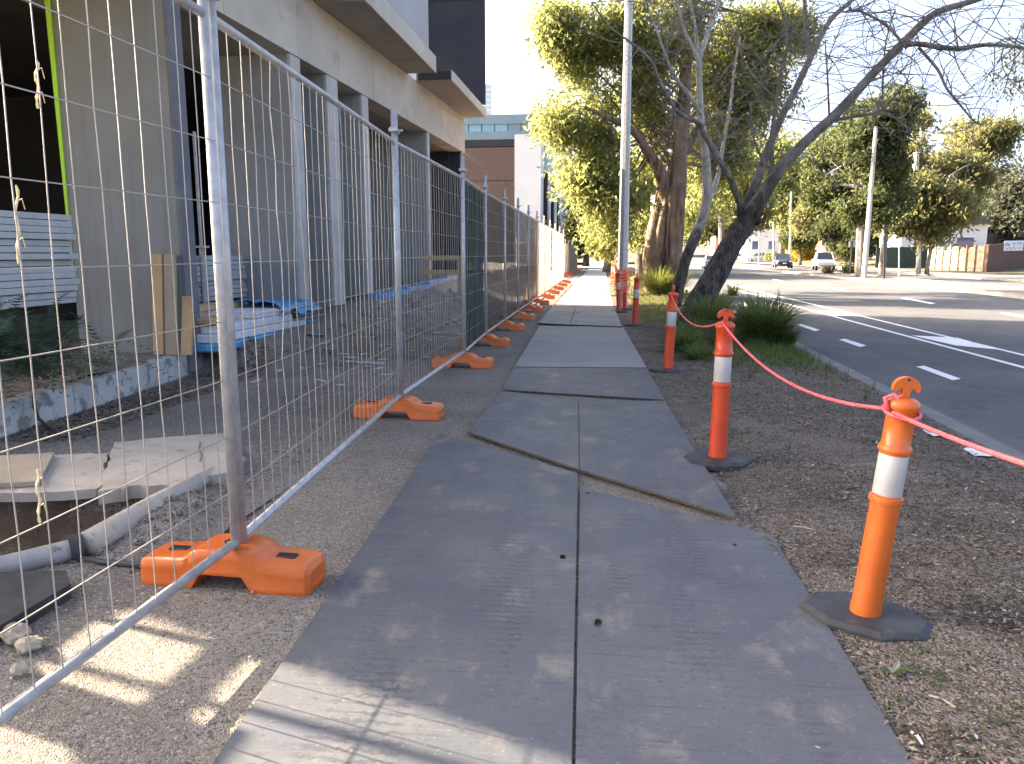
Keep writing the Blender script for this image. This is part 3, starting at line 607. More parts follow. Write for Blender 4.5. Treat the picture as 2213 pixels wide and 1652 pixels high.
# ================================================================== boards on the path
def board(pts, z, th, m, label, holes=(), grp='boards laid over the footpath', tilt=None):
    """pts: corners on the ground in metres, counter-clockwise; holes: small slots cut through"""
    c = sum((Vector((p[0], p[1], 0)) for p in pts), Vector()) / len(pts)
    t = thing('ply_board', label, 'board', (c.x, c.y, z), grp)
    zf = tilt or (lambda x, y: 0)
    P = [Vector((p[0], p[1], 0)) for p in pts]
    # subdivided edge so that it can lie unevenly
    polys = [P]
    for hx, hy, w, h, a in holes:
        r = []
        for k in range(10):
            an = -2 * PI * k / 10; px, py = math.cos(an) * w, math.sin(an) * h
            px = max(-w * .85, min(w * .85, px * 1.2)); r.append(Vector((hx + px * math.cos(a) - py * math.sin(a), hy + px * math.sin(a) + py * math.cos(a), 0)))
        polys.append(r)
    tris = tessellate_polygon(polys); flat = [v for p in polys for v in p]; n = len(flat)
    vs_ = [(v.x, v.y, z + zf(v.x, v.y) + th) for v in flat] + [(v.x, v.y, z + zf(v.x, v.y)) for v in flat]
    def ccw(a, b, c): return ((flat[b] - flat[a]).cross(flat[c] - flat[a])).z > 0
    fs = []
    for a, b, c_ in tris:
        if not ccw(a, b, c_): b, c_ = c_, b
        fs += [(a, b, c_), (n + c_, n + b, n + a)]
    part(MB().add(vs_, fs), 'sheet', m, t)
    ed = MB(); o = 0
    for p in polys:
        k = len(p); e = [(o + i, o + (i + 1) % k) for i in range(k)]
        for a, b in e: ed.add([vs_[n + a], vs_[n + b], vs_[b], vs_[a]], [(0, 1, 2, 3)])
        o += k
    part(ed, 'sheet_edge', 'ply_edge', t)
    return t
def gp(*uv): return [tuple(G(u, v, .02))[:2] for u, v in uv]
h1 = G(1217, 1204, .02); h2 = G(1293, 1346, .02); h3 = G(1270, 1066, .02); h4 = G(1588, 1178, .02)
bl = gp((470, 1652), (1248, 1652), (1249, 1022), (950, 938)); L0, R0, R1, L1 = bl
L0 = (L0[0] + .05, .55); R0 = (R0[0] + .02, .55)
board([L0, R0, R1, L1], .004, .016, 'formply', 'large worn black ply sheet at the front, left of the centre seam', [(h1.x, h1.y, .018, .032, .1)])
br = gp((1254, 1652), (1975, 1652), (1668, 1156), (1559, 1129), (1254, 1054)); a, b, c, d, e = br
board([(a[0] + .02, .55), (b[0] + .12, .55), b, c, d, e], .004, .016, 'formply', 'large worn black ply sheet at the front, right of the centre seam', [(h2.x, h2.y, .018, .036, -.05), (h3.x, h3.y, .012, .014, 0), (h4.x, h4.y, .012, .02, .4)])
bm = gp((1012, 938), (1251, 1021), (1250, 868), (1085, 846)); a, b, c, d = bm
tl = lambda x, y: .0165 * max(0, (8.35 - y) / 3.2)
board([a, b, c, d], .0085, .017, 'formply', 'skewed black ply sheet overlapping the front pair, left half with a raised corner', tilt=lambda x, y: .0005 + tl(x, y))
bm2 = gp((1252.5, 1021), (1590, 1128), (1437, 868), (1251.5, 868)); board(bm2, .0085, .017, 'formply', 'skewed black ply sheet overlapping the front pair, right half by the bollard', tilt=tl)
board(gp((1086, 843), (1436, 865), (1398, 797), (1111, 795)), .0085, .016, 'formply', 'short black ply sheet behind the skewed black one')
board(gp((1112, 793.5), (1397.5, 795.5), (1346, 706), (1166, 705)), .008, .016, 'formply_far', 'long pale grey ply sheet in the middle of the shaded path')
z3 = lambda x, y: (947.4 + x / 4.36, 426.3 + y / 4.36)
board(gp(z3(938, 1196), z3(1238, 1213), z3(1276, 1088), z3(1046, 1068)), .026, .018, 'formply_far', 'small grey sheet on the left, overlapping the long pale one')
board(gp(z3(1242, 1213), z3(1732, 1232), z3(1655, 1046), z3(1300, 1040)), .03, .018, 'formply_far', 'wide grey sheet on the right before the sunlit concrete, with two bolt holes', [(*G(*z3(1320, 1100), .02)[:2], .03, .05, 0), (*G(*z3(1300, 1180), .02)[:2], .03, .05, 0)])
board(gp(z3(1050, 1066), z3(1277, 1085), z3(1296, 1036), z3(1076, 1020)), .012, .016, 'formply_far', 'smallest grey sheet, leftmost against the sunlit concrete')

# ================================================================== temporary fence
FY = [-.35, 3.2, 6.85, 10.1, 12.6, 15.2, 17.7, 20.3, 23.0, 26.0, 29.2, 32.6, 36.2, 40.0]
def fx(y):
    pts = [(-1, -1.72), (3.2, -1.62), (6.85, -1.82), (10.1, -1.80), (12.6, -1.88), (20, -1.9), (40, -1.95)]
    for (a, b), (c, d) in zip(pts, pts[1:]):
        if y <= c: return lerp(b, d, (y - a) / (c - a))
    return pts[-1][1]
FH = 2.46; RZ = .215
vw = []
for k in range(5):
    pth = [(0, 0, RZ)] + [(random.uniform(-.004, .004) * (1.4 if k > 3 else .4), random.uniform(-.009, .009) * (1.5 if k > 3 else .4), RZ + (FH - RZ) * i / 9) for i in range(1, 9)] + [(0, 0, FH)]
    vw.append(mesh_of(MB().tube(pth, .0024, 4, False), 'vertical_wire', 'wire'))
hw = mesh_of(MB().tube([(0, 0, 0), (.004, .33, .003), (-.003, .66, -.004), (0, 1, 0)], .0027, 4, False), 'horizontal_wire', 'wire')
def inst(me, name, parent, loc, rot=(0, 0, 0), sc=(1, 1, 1)):
    o = bpy.data.objects.new(name, me); COL.objects.link(o); o.parent = parent; o.location = loc; o.rotation_euler = rot; o.scale = sc; return o
ordn = ['first', 'second', 'third', 'fourth', 'fifth', 'sixth', 'seventh', 'eighth', 'ninth', 'tenth', 'eleventh', 'twelfth', 'thirteenth', 'fourteenth']
def panel(i, a, b, label, cloth=None, wires=True, h=FH, grp='temporary fence panels along the site'):
    a, b = Vector((*a, 0)), Vector((*b, 0)); L = (b - a).length; ang = math.atan2(b.y - a.y, b.x - a.x) - PI / 2
    t = thing('wire_fence', label, 'fence', a, grp); t.rotation_euler.z = ang
    ins = .035
    for y, top in ((ins, h + .28), (L - ins, h + .27)):
        part(MB().tube([(0, y, .12), (0, y, top)], .0215, 10), 'frame_upright', 'galv', t, True, world=False)
    part(MB().tube([(0, ins, h), (0, L - ins, h)], .0205, 10), 'rail', 'galv', t, True, world=False)
    part(MB().tube([(0, ins, RZ), (0, L - ins, RZ)], .0205, 10), 'rail', 'galv', t, True, world=False)
    nv = max(6, int(L / .125)); nh = 9; ox = .012
    hs = [RZ + (h - RZ) * j / (nh) for j in range(1, nh)]
    if wires:
        for j in range(1, nv): inst(random.choice(vw), 'vertical_wire', t, (ox, ins + (L - 2 * ins) * j / nv + random.uniform(-.006, .006), 0), (random.uniform(-.002, .002), 0, random.uniform(0, 6)))
        for z in hs: inst(hw, 'horizontal_wire', t, (ox + .006, ins, z), (0, 0, 0), (1, L - 2 * ins, 1))
    else:
        mb = MB()
        for j in range(1, nv): yv = ins + (L - 2 * ins) * j / nv; mb.tube([(ox, yv, RZ), (ox, yv, h)], .003, 3, False)
        for z in hs: mb.tube([(ox, ins, z), (ox, L - ins, z)], .003, 3, False)
        part(mb, 'wire_mesh', 'wire', t, world=False)
    part(MB().bevbox((0, L, h + .10), (.075, .15, .05), .012).tube([(.03, L, h + .1), (.075, L, h + .1)], .011, 6), 'clamp', 'galv', t, auto=40, world=False)
    if cloth:
        c = MB(); n1, n2 = 14, 10; c.grid([[(-.034 + .022 * fnoise(p * .9 + i * 7, q * .7, 2.1), ins + (L - 2 * ins) * p / n1, RZ - .06 + (h - RZ + .05) * q / n2) for q in range(n2 + 1)] for p in range(n1 + 1)])
        part(c, 'shade_cloth', cloth, t, True, world=False)
    return t
plab = ['wire fence panel running out of the frame at lower left, yellow twine on it', 'wire fence panel between the nearest and second posts, bare mesh', 'narrow wire fence panel just before the green cloth, bare mesh',
        'fence panel wrapped in dark green shade cloth']
for i in range(len(FY) - 1):
    a, b = (fx(FY[i]), FY[i]), (fx(FY[i + 1]), FY[i + 1])
    lab = plab[i] if i < 4 else f'fence panel with beige shade cloth, {ordn[i - 4]} beyond the green one'
    panel(i, a, b, lab, None if i < 3 else 'cloth_green' if i == 3 else 'cloth_beige', wires=i < 4)
FY2 = [(-2.55, 50.5), (-2.5, 54), (-2.45, 57.5), (-2.4, 61), (-2.38, 65), (-2.35, 69), (-2.3, 74)]
for i, (a, b) in enumerate(zip(FY2, FY2[1:])):
    panel(20 + i, a, b, f'brown cloth fence panel in the shaded far run, {ordn[i]} along', 'cloth_brown', False, 2.2, 'temporary fence panels in the far run')
panel(30, (-5.6, 50.3), FY2[0], 'brown cloth fence panel facing the camera at the start of the far run', 'cloth_brown', False, 2.2, 'temporary fence panels in the far run')
# orange feet
def foot_mesh():
    # profile along x (length .88), lofted: half-depth and top height
    SX = .94
    st = [(-.44, .085, .105), (-.425, .115, .128), (-.39, .125, .140), (-.20, .125, .150), (-.155, .125, .185), (-.11, .125, .200), (.11, .125, .200), (.155, .125, .185), (.20, .125, .150), (.39, .125, .140), (.425, .115, .128), (.44, .085, .105)]
    def bot(x):
        ax = abs(x); return .0 if ax > .155 else .075 if ax < .11 else lerp(.075, 0, (ax - .11) / .045)
    xs_ = sorted(set([s[0] for s in st] + [-.17, .17]))
    def interp(x, k):
        for p, q in zip(st, st[1:]):
            if p[0] <= x <= q[0]: return lerp(p[k], q[k], (x - p[0]) / (q[0] - p[0]))
    R = []
    for x in xs_:
        d, h = interp(x, 1), interp(x, 2); b = bot(x)
        R.append([(x, -d * .98, b), (x, -d, b + .02), (x, -d * .985, b + .024), (x, -d * .97, lerp(b, h, .62)), (x, -d * .93, h - .018), (x, -d * .82, h - .003), (x, -d * .4, h), (x, 0, h), (x, d * .4, h), (x, d * .82, h - .003), (x, d * .93, h - .018), (x, d * .97, lerp(b, h, .62)), (x, d, b + .02), (x, d * .98, b)])
    mb = MB(); n = len(R[0]); mb.v = [p for r in R for p in r]
    for i in range(len(R) - 1):
        for j in range(n): mb.f.append((i * n + j, i * n + (j + 1) % n, i * n + n + (j + 1) % n, i * n + n + j))
    mb.f += [tuple(range(n)), tuple(range((len(R) - 1) * n + n - 1, (len(R) - 1) * n - 1, -1))]
    return mb
ft0 = None
def foot(x, y, rz, label, grp='orange feet of the temporary fence'):
    global ft0
    if ft0 is None:
        ft0 = thing('fence_block', label, 'fence foot', (x, y, 0), grp); ft0.rotation_euler.z = rz
        b = part(foot_mesh().rot(Matrix.Diagonal((.94, 1, .93, 1))), 'body', 'orange', ft0, auto=38, world=False)
        part(MB().bevbox((.268, -.0, .136), (.095, .05, .012), .004), 'recess', 'black', ft0, world=False)
        part(MB().bevbox((-.268, -.0, .136), (.095, .05, .012), .004), 'recess', 'black', ft0, world=False)
        part(MB().lathe([(.035, .184), (.035, .189), (.027, .190), (.026, .17)], 14), 'socket', 'black', ft0, world=False)
        for s in (-1, 1):
            part(MB().tube([(s * .413, -.07, .03), (s * .418, 0, .03), (s * .413, .07, .03)], .006, 5), 'seam', 'orange', b, world=False)
        return ft0
    return dup(ft0, (x, y, random.uniform(0, .004)), rz, label, grp)
for i, y in enumerate(FY[:-1]):
    if i == 0: continue
    foot(fx(y) + (-.055 if i == 1 else -.03), y + .04, -.02 + random.uniform(-.05, .05), f'orange plastic fence foot, {ordn[i - 1]} from the camera along the path' if i > 3 else
         ['', 'orange plastic fence foot nearest the camera, scuffed top', 'orange plastic fence foot under the second post', 'orange plastic fence foot by the lower corner of the green cloth'][i])
foot(fx(40), 40.03, .05, 'orange plastic fence foot at the last beige panel')
for i, (x, y) in enumerate(FY2): foot(x, y, random.uniform(-.2, .2), f'orange fence foot in the shaded far run, {ordn[i]} along', 'orange feet of the far fence run')
# twine hanging on the nearest panel
def twine(u0, v0, u1, v1, lab):
    p = []
    y0 = 2.3
    for k in range(15):
        t = k / 14; q = ray(lerp(u0, u1, t), lerp(v0, v1, t)); X = -1.655; tt = X / q.x; w = Vector((0, 0, EYE)) + q * tt
        p.append(w + Vector((.012 + .002 * math.sin(k * 1.1), .005 * math.sin(k * .9), 0)))
    mb = MB().tube(p, [.0022 + .003 * abs(math.sin(k * 1.3)) for k in range(15)], 5)
    for k in (3, 10): mb.tube([p[k], p[k] + Vector((.006, .012, .01)), p[k] + Vector((.008, .018, -.02))], .0016, 4)
    o = part(mb, 'twine', 'twine'); tag(o, lab, 'twine', 'twine on the fence')
twine(70, 130, 74, 235, 'short yellow twine tied high on the wire by the lime edge')
twine(26, 400, 32, 570, 'frayed yellow twine hanging at mid height over the white planks')
twine(72, 1015, 78, 1130, 'loose yellow twine low on the wire above the trench')

# ================================================================== bollards and rope
def cap_outline(k=.9):
    o = []
    for i in range(13):
        a = PI - PI * i / 12; o.append((.066 * math.cos(a), .045 + .058 * math.sin(a)))
    o += [(.064, .030), (.052, .026), (.044, .034), (.030, .046), (.020, .040), (.017, .010), (.030, -.006), (-.030, -.006), (-.017, .010), (-.020, .040), (-.030, .046), (-.044, .034), (-.052, .026), (-.064, .030)]
    return [(a * k, b * k) for a, b in o]
def octa(rx, ry, z0, z1, ch=.02):
    mb = MB(); R = []
    for z, k in ((z0, 1.), (z1 - ch, 1.), (z1, .90)):
        R.append([(rx * k * c, ry * k * s, z) for c, s in ((1, .42), (.42, 1), (-.42, 1), (-1, .42), (-1, -.42), (-.42, -1), (.42, -1), (1, -.42))])
    mb.v = [p for r in R for p in r]
    for i in range(2):
        for j in range(8): mb.f.append((i * 8 + j, i * 8 + (j + 1) % 8, i * 8 + 8 + (j + 1) % 8, i * 8 + 8 + j))
    mb.f += [tuple(range(7, -1, -1)), tuple(range(16, 24))]; return mb
BG = 'orange bollards along the verge'
bo0 = {}
def bollard(x, y, z, lean, turn, label, mtl='redorange', base=(.235, .2, 0), grp=BG, sc=.943):
    t = thing('bollard', label, 'bollard', (x, y, z), grp); t.scale = (sc, sc, sc)
    T = Matrix.Translation((0, 0, .05)) @ Matrix.Rotation(lean[0], 4, 'Y') @ Matrix.Rotation(lean[1], 4, 'X') @ Matrix.Rotation(turn, 4, 'Z')
    key = (mtl, base)
    b = octa(base[0], base[1], 0, .055).rot(Matrix.Rotation(base[2], 4, 'Z'))
    bp = part(b, 'base', 'rubber', t, world=False)
    for s in (-1, 1):
        part(MB().bevbox((0, 0, 0), (.07, .028, .012), .004, ).rot(Matrix.Rotation(base[2], 4, 'Z') @ Matrix.Translation((s * .13, .03, .0465))), 'hand_hole', 'black', bp, world=False)
    R = .066
    prof = [(R * 1.05, 0), (R * 1.05, .03), (R * 1.0, .045), (R * .96, .50), (R * .96, .545), (R * 1.10, .548), (R * 1.12, .562), (R * 1.08, .575), (R * .945, .578), (R * .945, .585), (R * .93, .772), (R * .95, .775), (R * .95, .788), (R * 1.10, .79), (R * 1.11, .803), (R * 1.0, .815), (R * .93, .82), (R * .92, .975), (R * 1.08, .985), (R * 1.10, 1.0), (R * 1.04, 1.015), (R * .8, 1.028), (R * .3, 1.033)]
    part(MB().lathe(prof, 26, T), 'tube', mtl, t, auto=50, world=False)
    part(MB().lathe([(R * .944, .584), (R * .958, .586), (R * .944, .771), (R * .93, .774)], 26, T), 'reflective_band', 'reflect', t, auto=50, world=False)
    c = MB().extr([(px, -.014, pz) for px, pz in cap_outline()], (0, .028, 0)); c.rot(T @ Matrix.Translation((0, 0, 1.035)))
    part(c, 'handle', mtl, t, auto=30, world=False)
    dots = MB().lathe([(.006, 0), (.006, .004)], 8, T @ Matrix.Translation((0, -.0135, 1.115)) @ Matrix.Rotation(PI / 2, 4, 'X')); part(dots, 'handle_hole', 'black', t, world=False)
    return t, T
b1 = G(1868, 1345, .0); bt1, T1 = bollard(b1.x, b1.y, .0, (.085, .015), .1, 'nearest orange bollard, leaning right in its long black rubber base', 'orange', (.275, .20, -.55), sc=.878)
b2 = G(1550, 1005, .0); bt2, T2 = bollard(b2.x, b2.y, .012, (.012, .0), .05, 'red orange bollard in an eight sided base, second from the camera', base=(.235, .22, .2))
b3 = G(1443, 804, .0); bt3, T3 = bollard(b3.x, b3.y, .0, (.04, .0), 1.45, 'red orange bollard before the dark tree, third from the camera, handle edge on', base=(.23, .23, .3))
b4 = G(1372, 705, .0); bt4, T4 = bollard(b4.x, b4.y, .0, (.02, .0), 1.3, 'red orange bollard fourth from the camera, beside the grey sheet', base=(.23, .23, .2))
def top(b, T, p, k=.943): v = T @ Vector(p) * k; return Vector((b.x, b.y, 0)) + v
k1 = top(b1, T1, (-.070, -.0, .975), .878); k2 = top(b2, T2, (-.030, -.02, 1.045)); k3 = top(b3, T3, (.0, .03, 1.0))
def sag(a, b, s, n=18): return [a.lerp(b, i / n) - Vector((0, 0, s * 4 * (i / n) * (1 - i / n))) for i in range(n + 1)]
ep = AtY(2213, 985, 2.15)
off0 = k1 + (ep - k1) * 1.6
rmb = MB().tube(sag(off0, k1 + Vector((0, -.075, -.0)), .02), .0082, 7)
ring = []
for i in range(15):
    a = 2 * PI * i / 14; ring.append(T1 @ Vector((.076 * math.cos(a), .076 * math.sin(a), .968 + .02 * math.sin(a * 1.0))) * .878 + Vector((b1.x, b1.y, 0)))
rmb.tube(ring, .0085, 7).tube([k1 + Vector((.0, -.02, .0)), k1 + Vector((-.012, -.012, .045)), k1 + Vector((.02, -.01, .06)), k1 + Vector((.05, -.03, .02))], .0095, 7)
rmb.tube(sag(k1 + Vector((-.01, .01, 0)), k2, .13), .0078, 7)
rmb.tube(sag(k2, k3, .17), .0078, 7)
for k in range(8): rmb.tube([k2 + Vector((.05, -.07, -.07)), k2 + Vector((.05 + random.uniform(-.03, .03), -.09, -.07 + random.uniform(-.05, .02)))], .0015, 4)
tag(part(rmb, 'rope', 'rope', smooth=True), 'pink red rope sagging between the nearest three bollards', 'rope')
# cluster at the light pole
cl = [(1337.5, 676, 'orange bollard left of the steel pole foot, net over it', 1.0), (1350, 671, 'orange bollard right behind the steel pole foot, net over it', 1.0), (1322.5, 615, 'far red orange bollard at the edge of the shade, netted', 1.0), (1330.5, 620, 'far orange bollard next to the netted one, leaning', 1.0), (1326, 606, 'farthest orange bollard in the row along the path', 1.0)]
nets = []
for i, (u, v, lab, s) in enumerate(cl):
    p = G(u, v, 0); t = dup(bt3, (p.x, p.y, 0), random.uniform(0, 3), lab, 'orange bollards at the light pole'); t.rotation_euler.y = random.uniform(-.03, .03); nets.append(p)
# orange safety netting
nb = MB()
def net(a, b, z0, z1, n=12, m=7, blow=.05):
    for j in range(m + 1):
        pts = [a.lerp(b, i / n) + Vector((blow * fnoise(i * .7 + j, j * .6, 2), blow * fnoise(j + 3, i * .8, 2), lerp(z0, z1, j / m) - .12 * math.sin(PI * i / n) * (1 - .3 * j / m))) for i in range(n + 1)]
        nb.tube(pts, .012, 4, False)
    for i in range(n + 1):
        nb.tube([a.lerp(b, i / n) + Vector((blow * fnoise(i * .7 + j, j * .6, 2), blow * fnoise(j + 3, i * .8, 2), lerp(z0, z1, j / m) - .12 * math.sin(PI * i / n) * (1 - .3 * j / m))) for j in range(m + 1)], .011, 4, False)
net(nets[0] + Vector((-.12, -.1, 0)), nets[1] + Vector((.12, 0, 0)), .62, 1.15)
tag(part(nb, 'safety_net', 'mesh_or'), 'orange plastic netting bunched round the bollards at the steel pole', 'safety net')
nb = MB(); net(nets[1], nets[3] + Vector((.1, 0, 0)), .15, 1.0, 26, 7, .12); net(nets[3], nets[2], .1, 1.1, 6, 7, .1)
tag(part(nb, 'safety_net', 'mesh_or'), 'orange netting strung along the verge behind the steel pole', 'safety net')

# ================================================================== things behind the fence, left
def plank(name, corners, z0, z1, m, label, cat, grp=None):
    p = [G(u, v, z1) for u, v in corners]; c = sum((Vector((q.x, q.y, 0)) for q in p), Vector()) / len(p)
    o = part(MB().prism([(q.x, q.y) for q in p], z0, z1), name, m); tag(o, label, cat, grp); return o
plank('plywood_offcut', [(-120, 1052), (84, 1040), (117, 978), (-90, 990)], .075, .105, 'pine_grey', 'thick plywood offcut lying on concrete at the trench edge', 'board')
def jag(pts, k=5, a=.022):
    o = []
    for i, p in enumerate(pts):
        q = pts[(i + 1) % len(pts)]
        for j in range(k):
            w = p.lerp(q, j / k); w = w + Vector((random.uniform(-a, a), random.uniform(-a, a), 0)) * (1 if j else .5); o.append((w.x, w.y))
    return o
sl_ = thing('broken_concrete', 'broken pale concrete slab left of the nearest post', 'slab', (-3.0, 5.2, 0))
part(MB().prism(jag([G(u, v, .07) for u, v in ((-150, 1075), (205, 1058), (222, 1035), (225, 1000), (238, 980), (100, 982), (-120, 990))]), .012, .07), 'slab_piece', 'rubble', sl_)
part(MB().prism(jag([G(u, v, .09) for u, v in ((214, 1062), (300, 1048), (420, 1052), (440, 1030), (490, 1022), (502, 1000), (484, 936), (340, 946), (247, 956), (236, 1000))]), .005, .09), 'slab_piece', 'rubble', sl_)
ck = [G(u, v, .092) for u, v in ((433, 957), (430, 972), (436, 985), (432, 998))]
part(MB().tube(ck, .006, 4), 'crack', 'pit', sl_)
pa, pb, pc = G(-90, 1250, .03), G(80, 1208, .04), G(160, 1188, .05)
pp = thing('drain_pipe', 'grey muddy pipe with a collar across the trench', 'pipe', pa)
part(MB().tube([pa, pb, pc], .055, 14), 'pipe', 'pvc', pp, auto=40)
part(MB().tube([pc - (pc - pb) * .12, pc + (pc - pb) * .25], .075, 14), 'collar', 'rubber', pp, auto=40)
dd = (pc - pb).normalized(); e1 = pc + dd * .05
part(MB().tube([e1, G(330, 1098, .10), G(430, 1040, .06), G(520, 995, .0)], [.075, .068, .055, .04], 14, wob=.10), 'muddy_pipe', 'rubble', pp, True)
hs_ = part(MB().tube([G(152, 1204, .02), G(220, 1216, .02), G(300, 1222, .02), G(360, 1225, .02)], .018, 8), 'hose', 'rubber', smooth=True); tag(hs_, 'black hose running from the pipe to behind the orange foot', 'hose')
mt = [G(u, v, .07) for u, v in ((-160, 1395), (0, 1352), (152, 1262), (142, 1233), (-120, 1240))]
o = part(MB().prism([(p.x, p.y) for p in mt], .0, .07), 'rubber_mat', 'rubber'); tag(o, 'thick black rubber mat on the ground inside the fence', 'mat')
def rock(name, loc, r, m, seed, sq=(1, 1, .7)):
    rg = np.random.default_rng(seed); mb = MB(); n1, n2 = 7, 10; R = []
    for i in range(n1 + 1):
        th = PI * i / n1
        R.append([Vector((math.sin(th) * math.cos(2 * PI * j / n2) * sq[0], math.sin(th) * math.sin(2 * PI * j / n2) * sq[1], math.cos(th) * sq[2])) * r * (1 + rg.uniform(-.22, .22)) for j in range(n2)])
    for i in range(1, n2): R[0][i] = R[0][0]; R[-1][i] = R[-1][0]
    for r_ in R: r_.append(r_[0])
    mb.grid(R); mb.v = [tuple(Vector(v) + Vector(loc)) for v in mb.v]; return mb
for u, v, r, lab in ((34, 1372, .055, 'largest sandy lump beside the rubber mat'), (62, 1392, .045, 'sandy lump just right of the largest one'), (12, 1362, .04, 'sandy lump at the left picture edge'), (40, 1445, .03, 'flat pale stone by the bottom rail')):
    p = G(u, v, .03); o = part(rock('rock', p, r, 'rock', int(u)), 'rock', 'rock'); tag(o, lab, 'rock', 'lumps of sandstone inside the fence')
# loose spoil: lumps strewn over the spoil heap, too many to count
mb = MB(); rr = random.Random(5)
for k in range(340):
    if k < 120: x, y = rr.uniform(-3.1, -2.25), rr.uniform(3.3, 4.8)
    elif k < 230: x, y = rr.uniform(-4.4, -3.2), rr.uniform(9.5, 15)
    else: x, y = rr.uniform(-4.6, -3), rr.uniform(14.5, 22)
    r = rr.choice((.008, .012, .018, .028)) * (1 if y < 6 else 1.5); q = rock('r', (x, y, hz(x, y) + r * .3), r, None, k); mb.add(q.v, q.f)
part(mb, 'spoil_lumps', 'site', None, kind='stuff')
# scraps and offcuts trodden into the site
mb = MB()
for k in range(75):
    x, y = rr.uniform(-4.2, -2.5), rr.uniform(8.5, 21); a = rr.uniform(0, 3); l, w_ = rr.uniform(.04, .22), rr.uniform(.02, .07); z = hz(x, y) + .012
    mb.box((x, y, z), (l, w_, .012), Matrix.Rotation(a, 3, 'Z') @ Matrix.Rotation(rr.uniform(-.25, .25), 3, 'X'))
part(mb, 'debris', 'whiteply', None, kind='stuff')
mb = MB()
for k in range(18):
    x, y = rr.uniform(-4.5, -3.0), rr.uniform(9.5, 20); z = hz(x, y) + .015; s_ = rr.uniform(.04, .16)
    mb.grid([[(x + (i - 1) * s_ * .5, y + (j - 1) * s_ * .6, z + .02 * fnoise(i * 1.7 + k, j * 1.9, 2)) for j in range(3)] for i in range(3)])
part(mb, 'debris', 'bluewrap', None, kind='stuff')
# leaning boards on the first fin
def leaner(u0, u1, vt, m, label):
    a, b = AtY(u0, 752, 8.80), AtY(u1, 752, 8.80); t = AtY((u0 + u1) / 2 - 3, vt, 8.95); z0 = .29
    pts = [Vector((a.x, a.y, z0)), Vector((b.x, b.y, z0)), Vector((b.x - .02, t.y, t.z)), Vector((a.x - .02, t.y, t.z))]
    o = part(MB().extr(pts, Vector((0, .035, 0))), 'plank', m); tag(o, label, 'plank', 'boards leaning on the nearest fin')
leaner(330, 352, 549, 'pine', 'tall yellow pine board, leftmost of three leaning on the grey fin')
leaner(357, 381, 549, 'pine_grey', 'tall grey stained board, middle of three leaning on the fin')
leaner(390, 412, 641, 'pine', 'short yellow board, rightmost of three leaning on the fin')
# stacks of whitewashed planks
def stack(cx_, y0, y1, w, z0, n, h, label, skew=0.):
    t = thing('plank_stack', label, 'plank stack', (cx_, (y0 + y1) / 2, z0), 'stacks of white planks inside the building')
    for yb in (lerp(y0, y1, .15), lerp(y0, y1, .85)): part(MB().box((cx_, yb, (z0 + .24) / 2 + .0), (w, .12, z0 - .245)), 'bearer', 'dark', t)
    me_ = None
    for k in range(n):
        zz = z0 + k * h + h / 2
        if me_ is None:
            o = part(MB().bevbox((0, 0, 0), (w, y1 - y0, h - .006), .004), 'plank', 'whiteply', t, world=False); me_ = o.data
        else:
            o = bpy.data.objects.new('plank', me_); COL.objects.link(o); o.parent = t
        o.location = (random.uniform(-.025, .025), random.uniform(-.03, .03), zz - z0); o.rotation_euler = (skew + random.uniform(-.004, .004), 0, random.uniform(-.01, .01))
stack(-5.95, 4.9, 7.72, .8, .98, 14, .066, 'tall stack of whitewashed planks behind the fern, left of the first fin', .0)
stack(-6.15, 10.6, 12.2, .7, .80, 9, .075, 'smaller stack of white planks seen past the first fin', 0)
pr = thing('steel_prop', 'steel prop standing right behind the first fin', 'prop', (-5.75, 10.75, .24))
part(MB().tube([(-5.75, 10.75, .24), (-5.75, 10.75, 1.6)], .035, 8), 'tube', 'galv', pr); part(MB().tube([(-5.75, 10.75, 1.6), (-5.75, 10.75, 3.2)], .025, 8), 'tube', 'galv', pr); part(MB().box((-5.75, 10.75, 1.6), (.16, .16, .03)), 'collar', 'galv', pr)
# white block pack in blue wrap
pk = thing('block_pack', 'pack of white blocks in torn blue wrap on timber bearers', 'block pack', (-4.75, 10.7, .3))
def pbox(y0, y1, o0, o1, z0, z1, nm, m, bev=.008, jit=0):
    c = (fp_(y0, o0) + fp_(y1, o1)) / 2; c.z = (z0 + z1) / 2
    return part(MB().bevbox(c, (o1 - o0, y1 - y0, z1 - z0), bev, Matrix.Rotation(-.048 + random.uniform(-jit, jit), 4, 'Z')), nm, m, pk)
part(MB().bevbox((fp_(10.75, -.22).x, 10.75, .33), (1.02, 3.3, .10), .02), 'blue_base', 'bluewrap', pk)
for c, z0 in enumerate((.385, .495, .605)):
    yy0 = 9.2; n = 5 if c == 0 else 4 if c == 1 else 2
    for k in range(n):
        y0 = 9.2 + k * .52 + (.1 if c == 1 else 0) + (1.1 if c == 2 else 0); pbox(y0, y0 + .51, -.72, .27 - .012 * c, z0, z0 + .105, 'white_block', 'aac', .012, .006)
for z0, y1, z1 in ((.385, 12.3, .49), (.515, 12.25, .60), (.63, 12.2, .74)):
    pbox(11.35 if z0 > .6 else 11.85 if z0 < .4 else 11.6, y1, -.72, .265, z0, z1, 'wrapped_block', 'bluewrap', .02)
for z0 in (.492, .606): pbox(11.4, 12.45, .10, .30, z0, z0 + .022, 'batten', 'pine', .004)
wr = MB(); W_, H_ = 16, 12
wr.grid([[fp_(lerp(10.9, 12.3, i / W_), lerp(-.5, .34, j / H_)) + Vector((0, 0, .75 + .05 * fnoise(i * .6, j * .7, 2) + (.06 if i < 6 else 0) - (.14 * ((j / H_) ** 6)))) for j in range(H_ + 1)] for i in range(W_ + 1)])
part(wr, 'loose_wrap', 'bluewrap', pk, True)
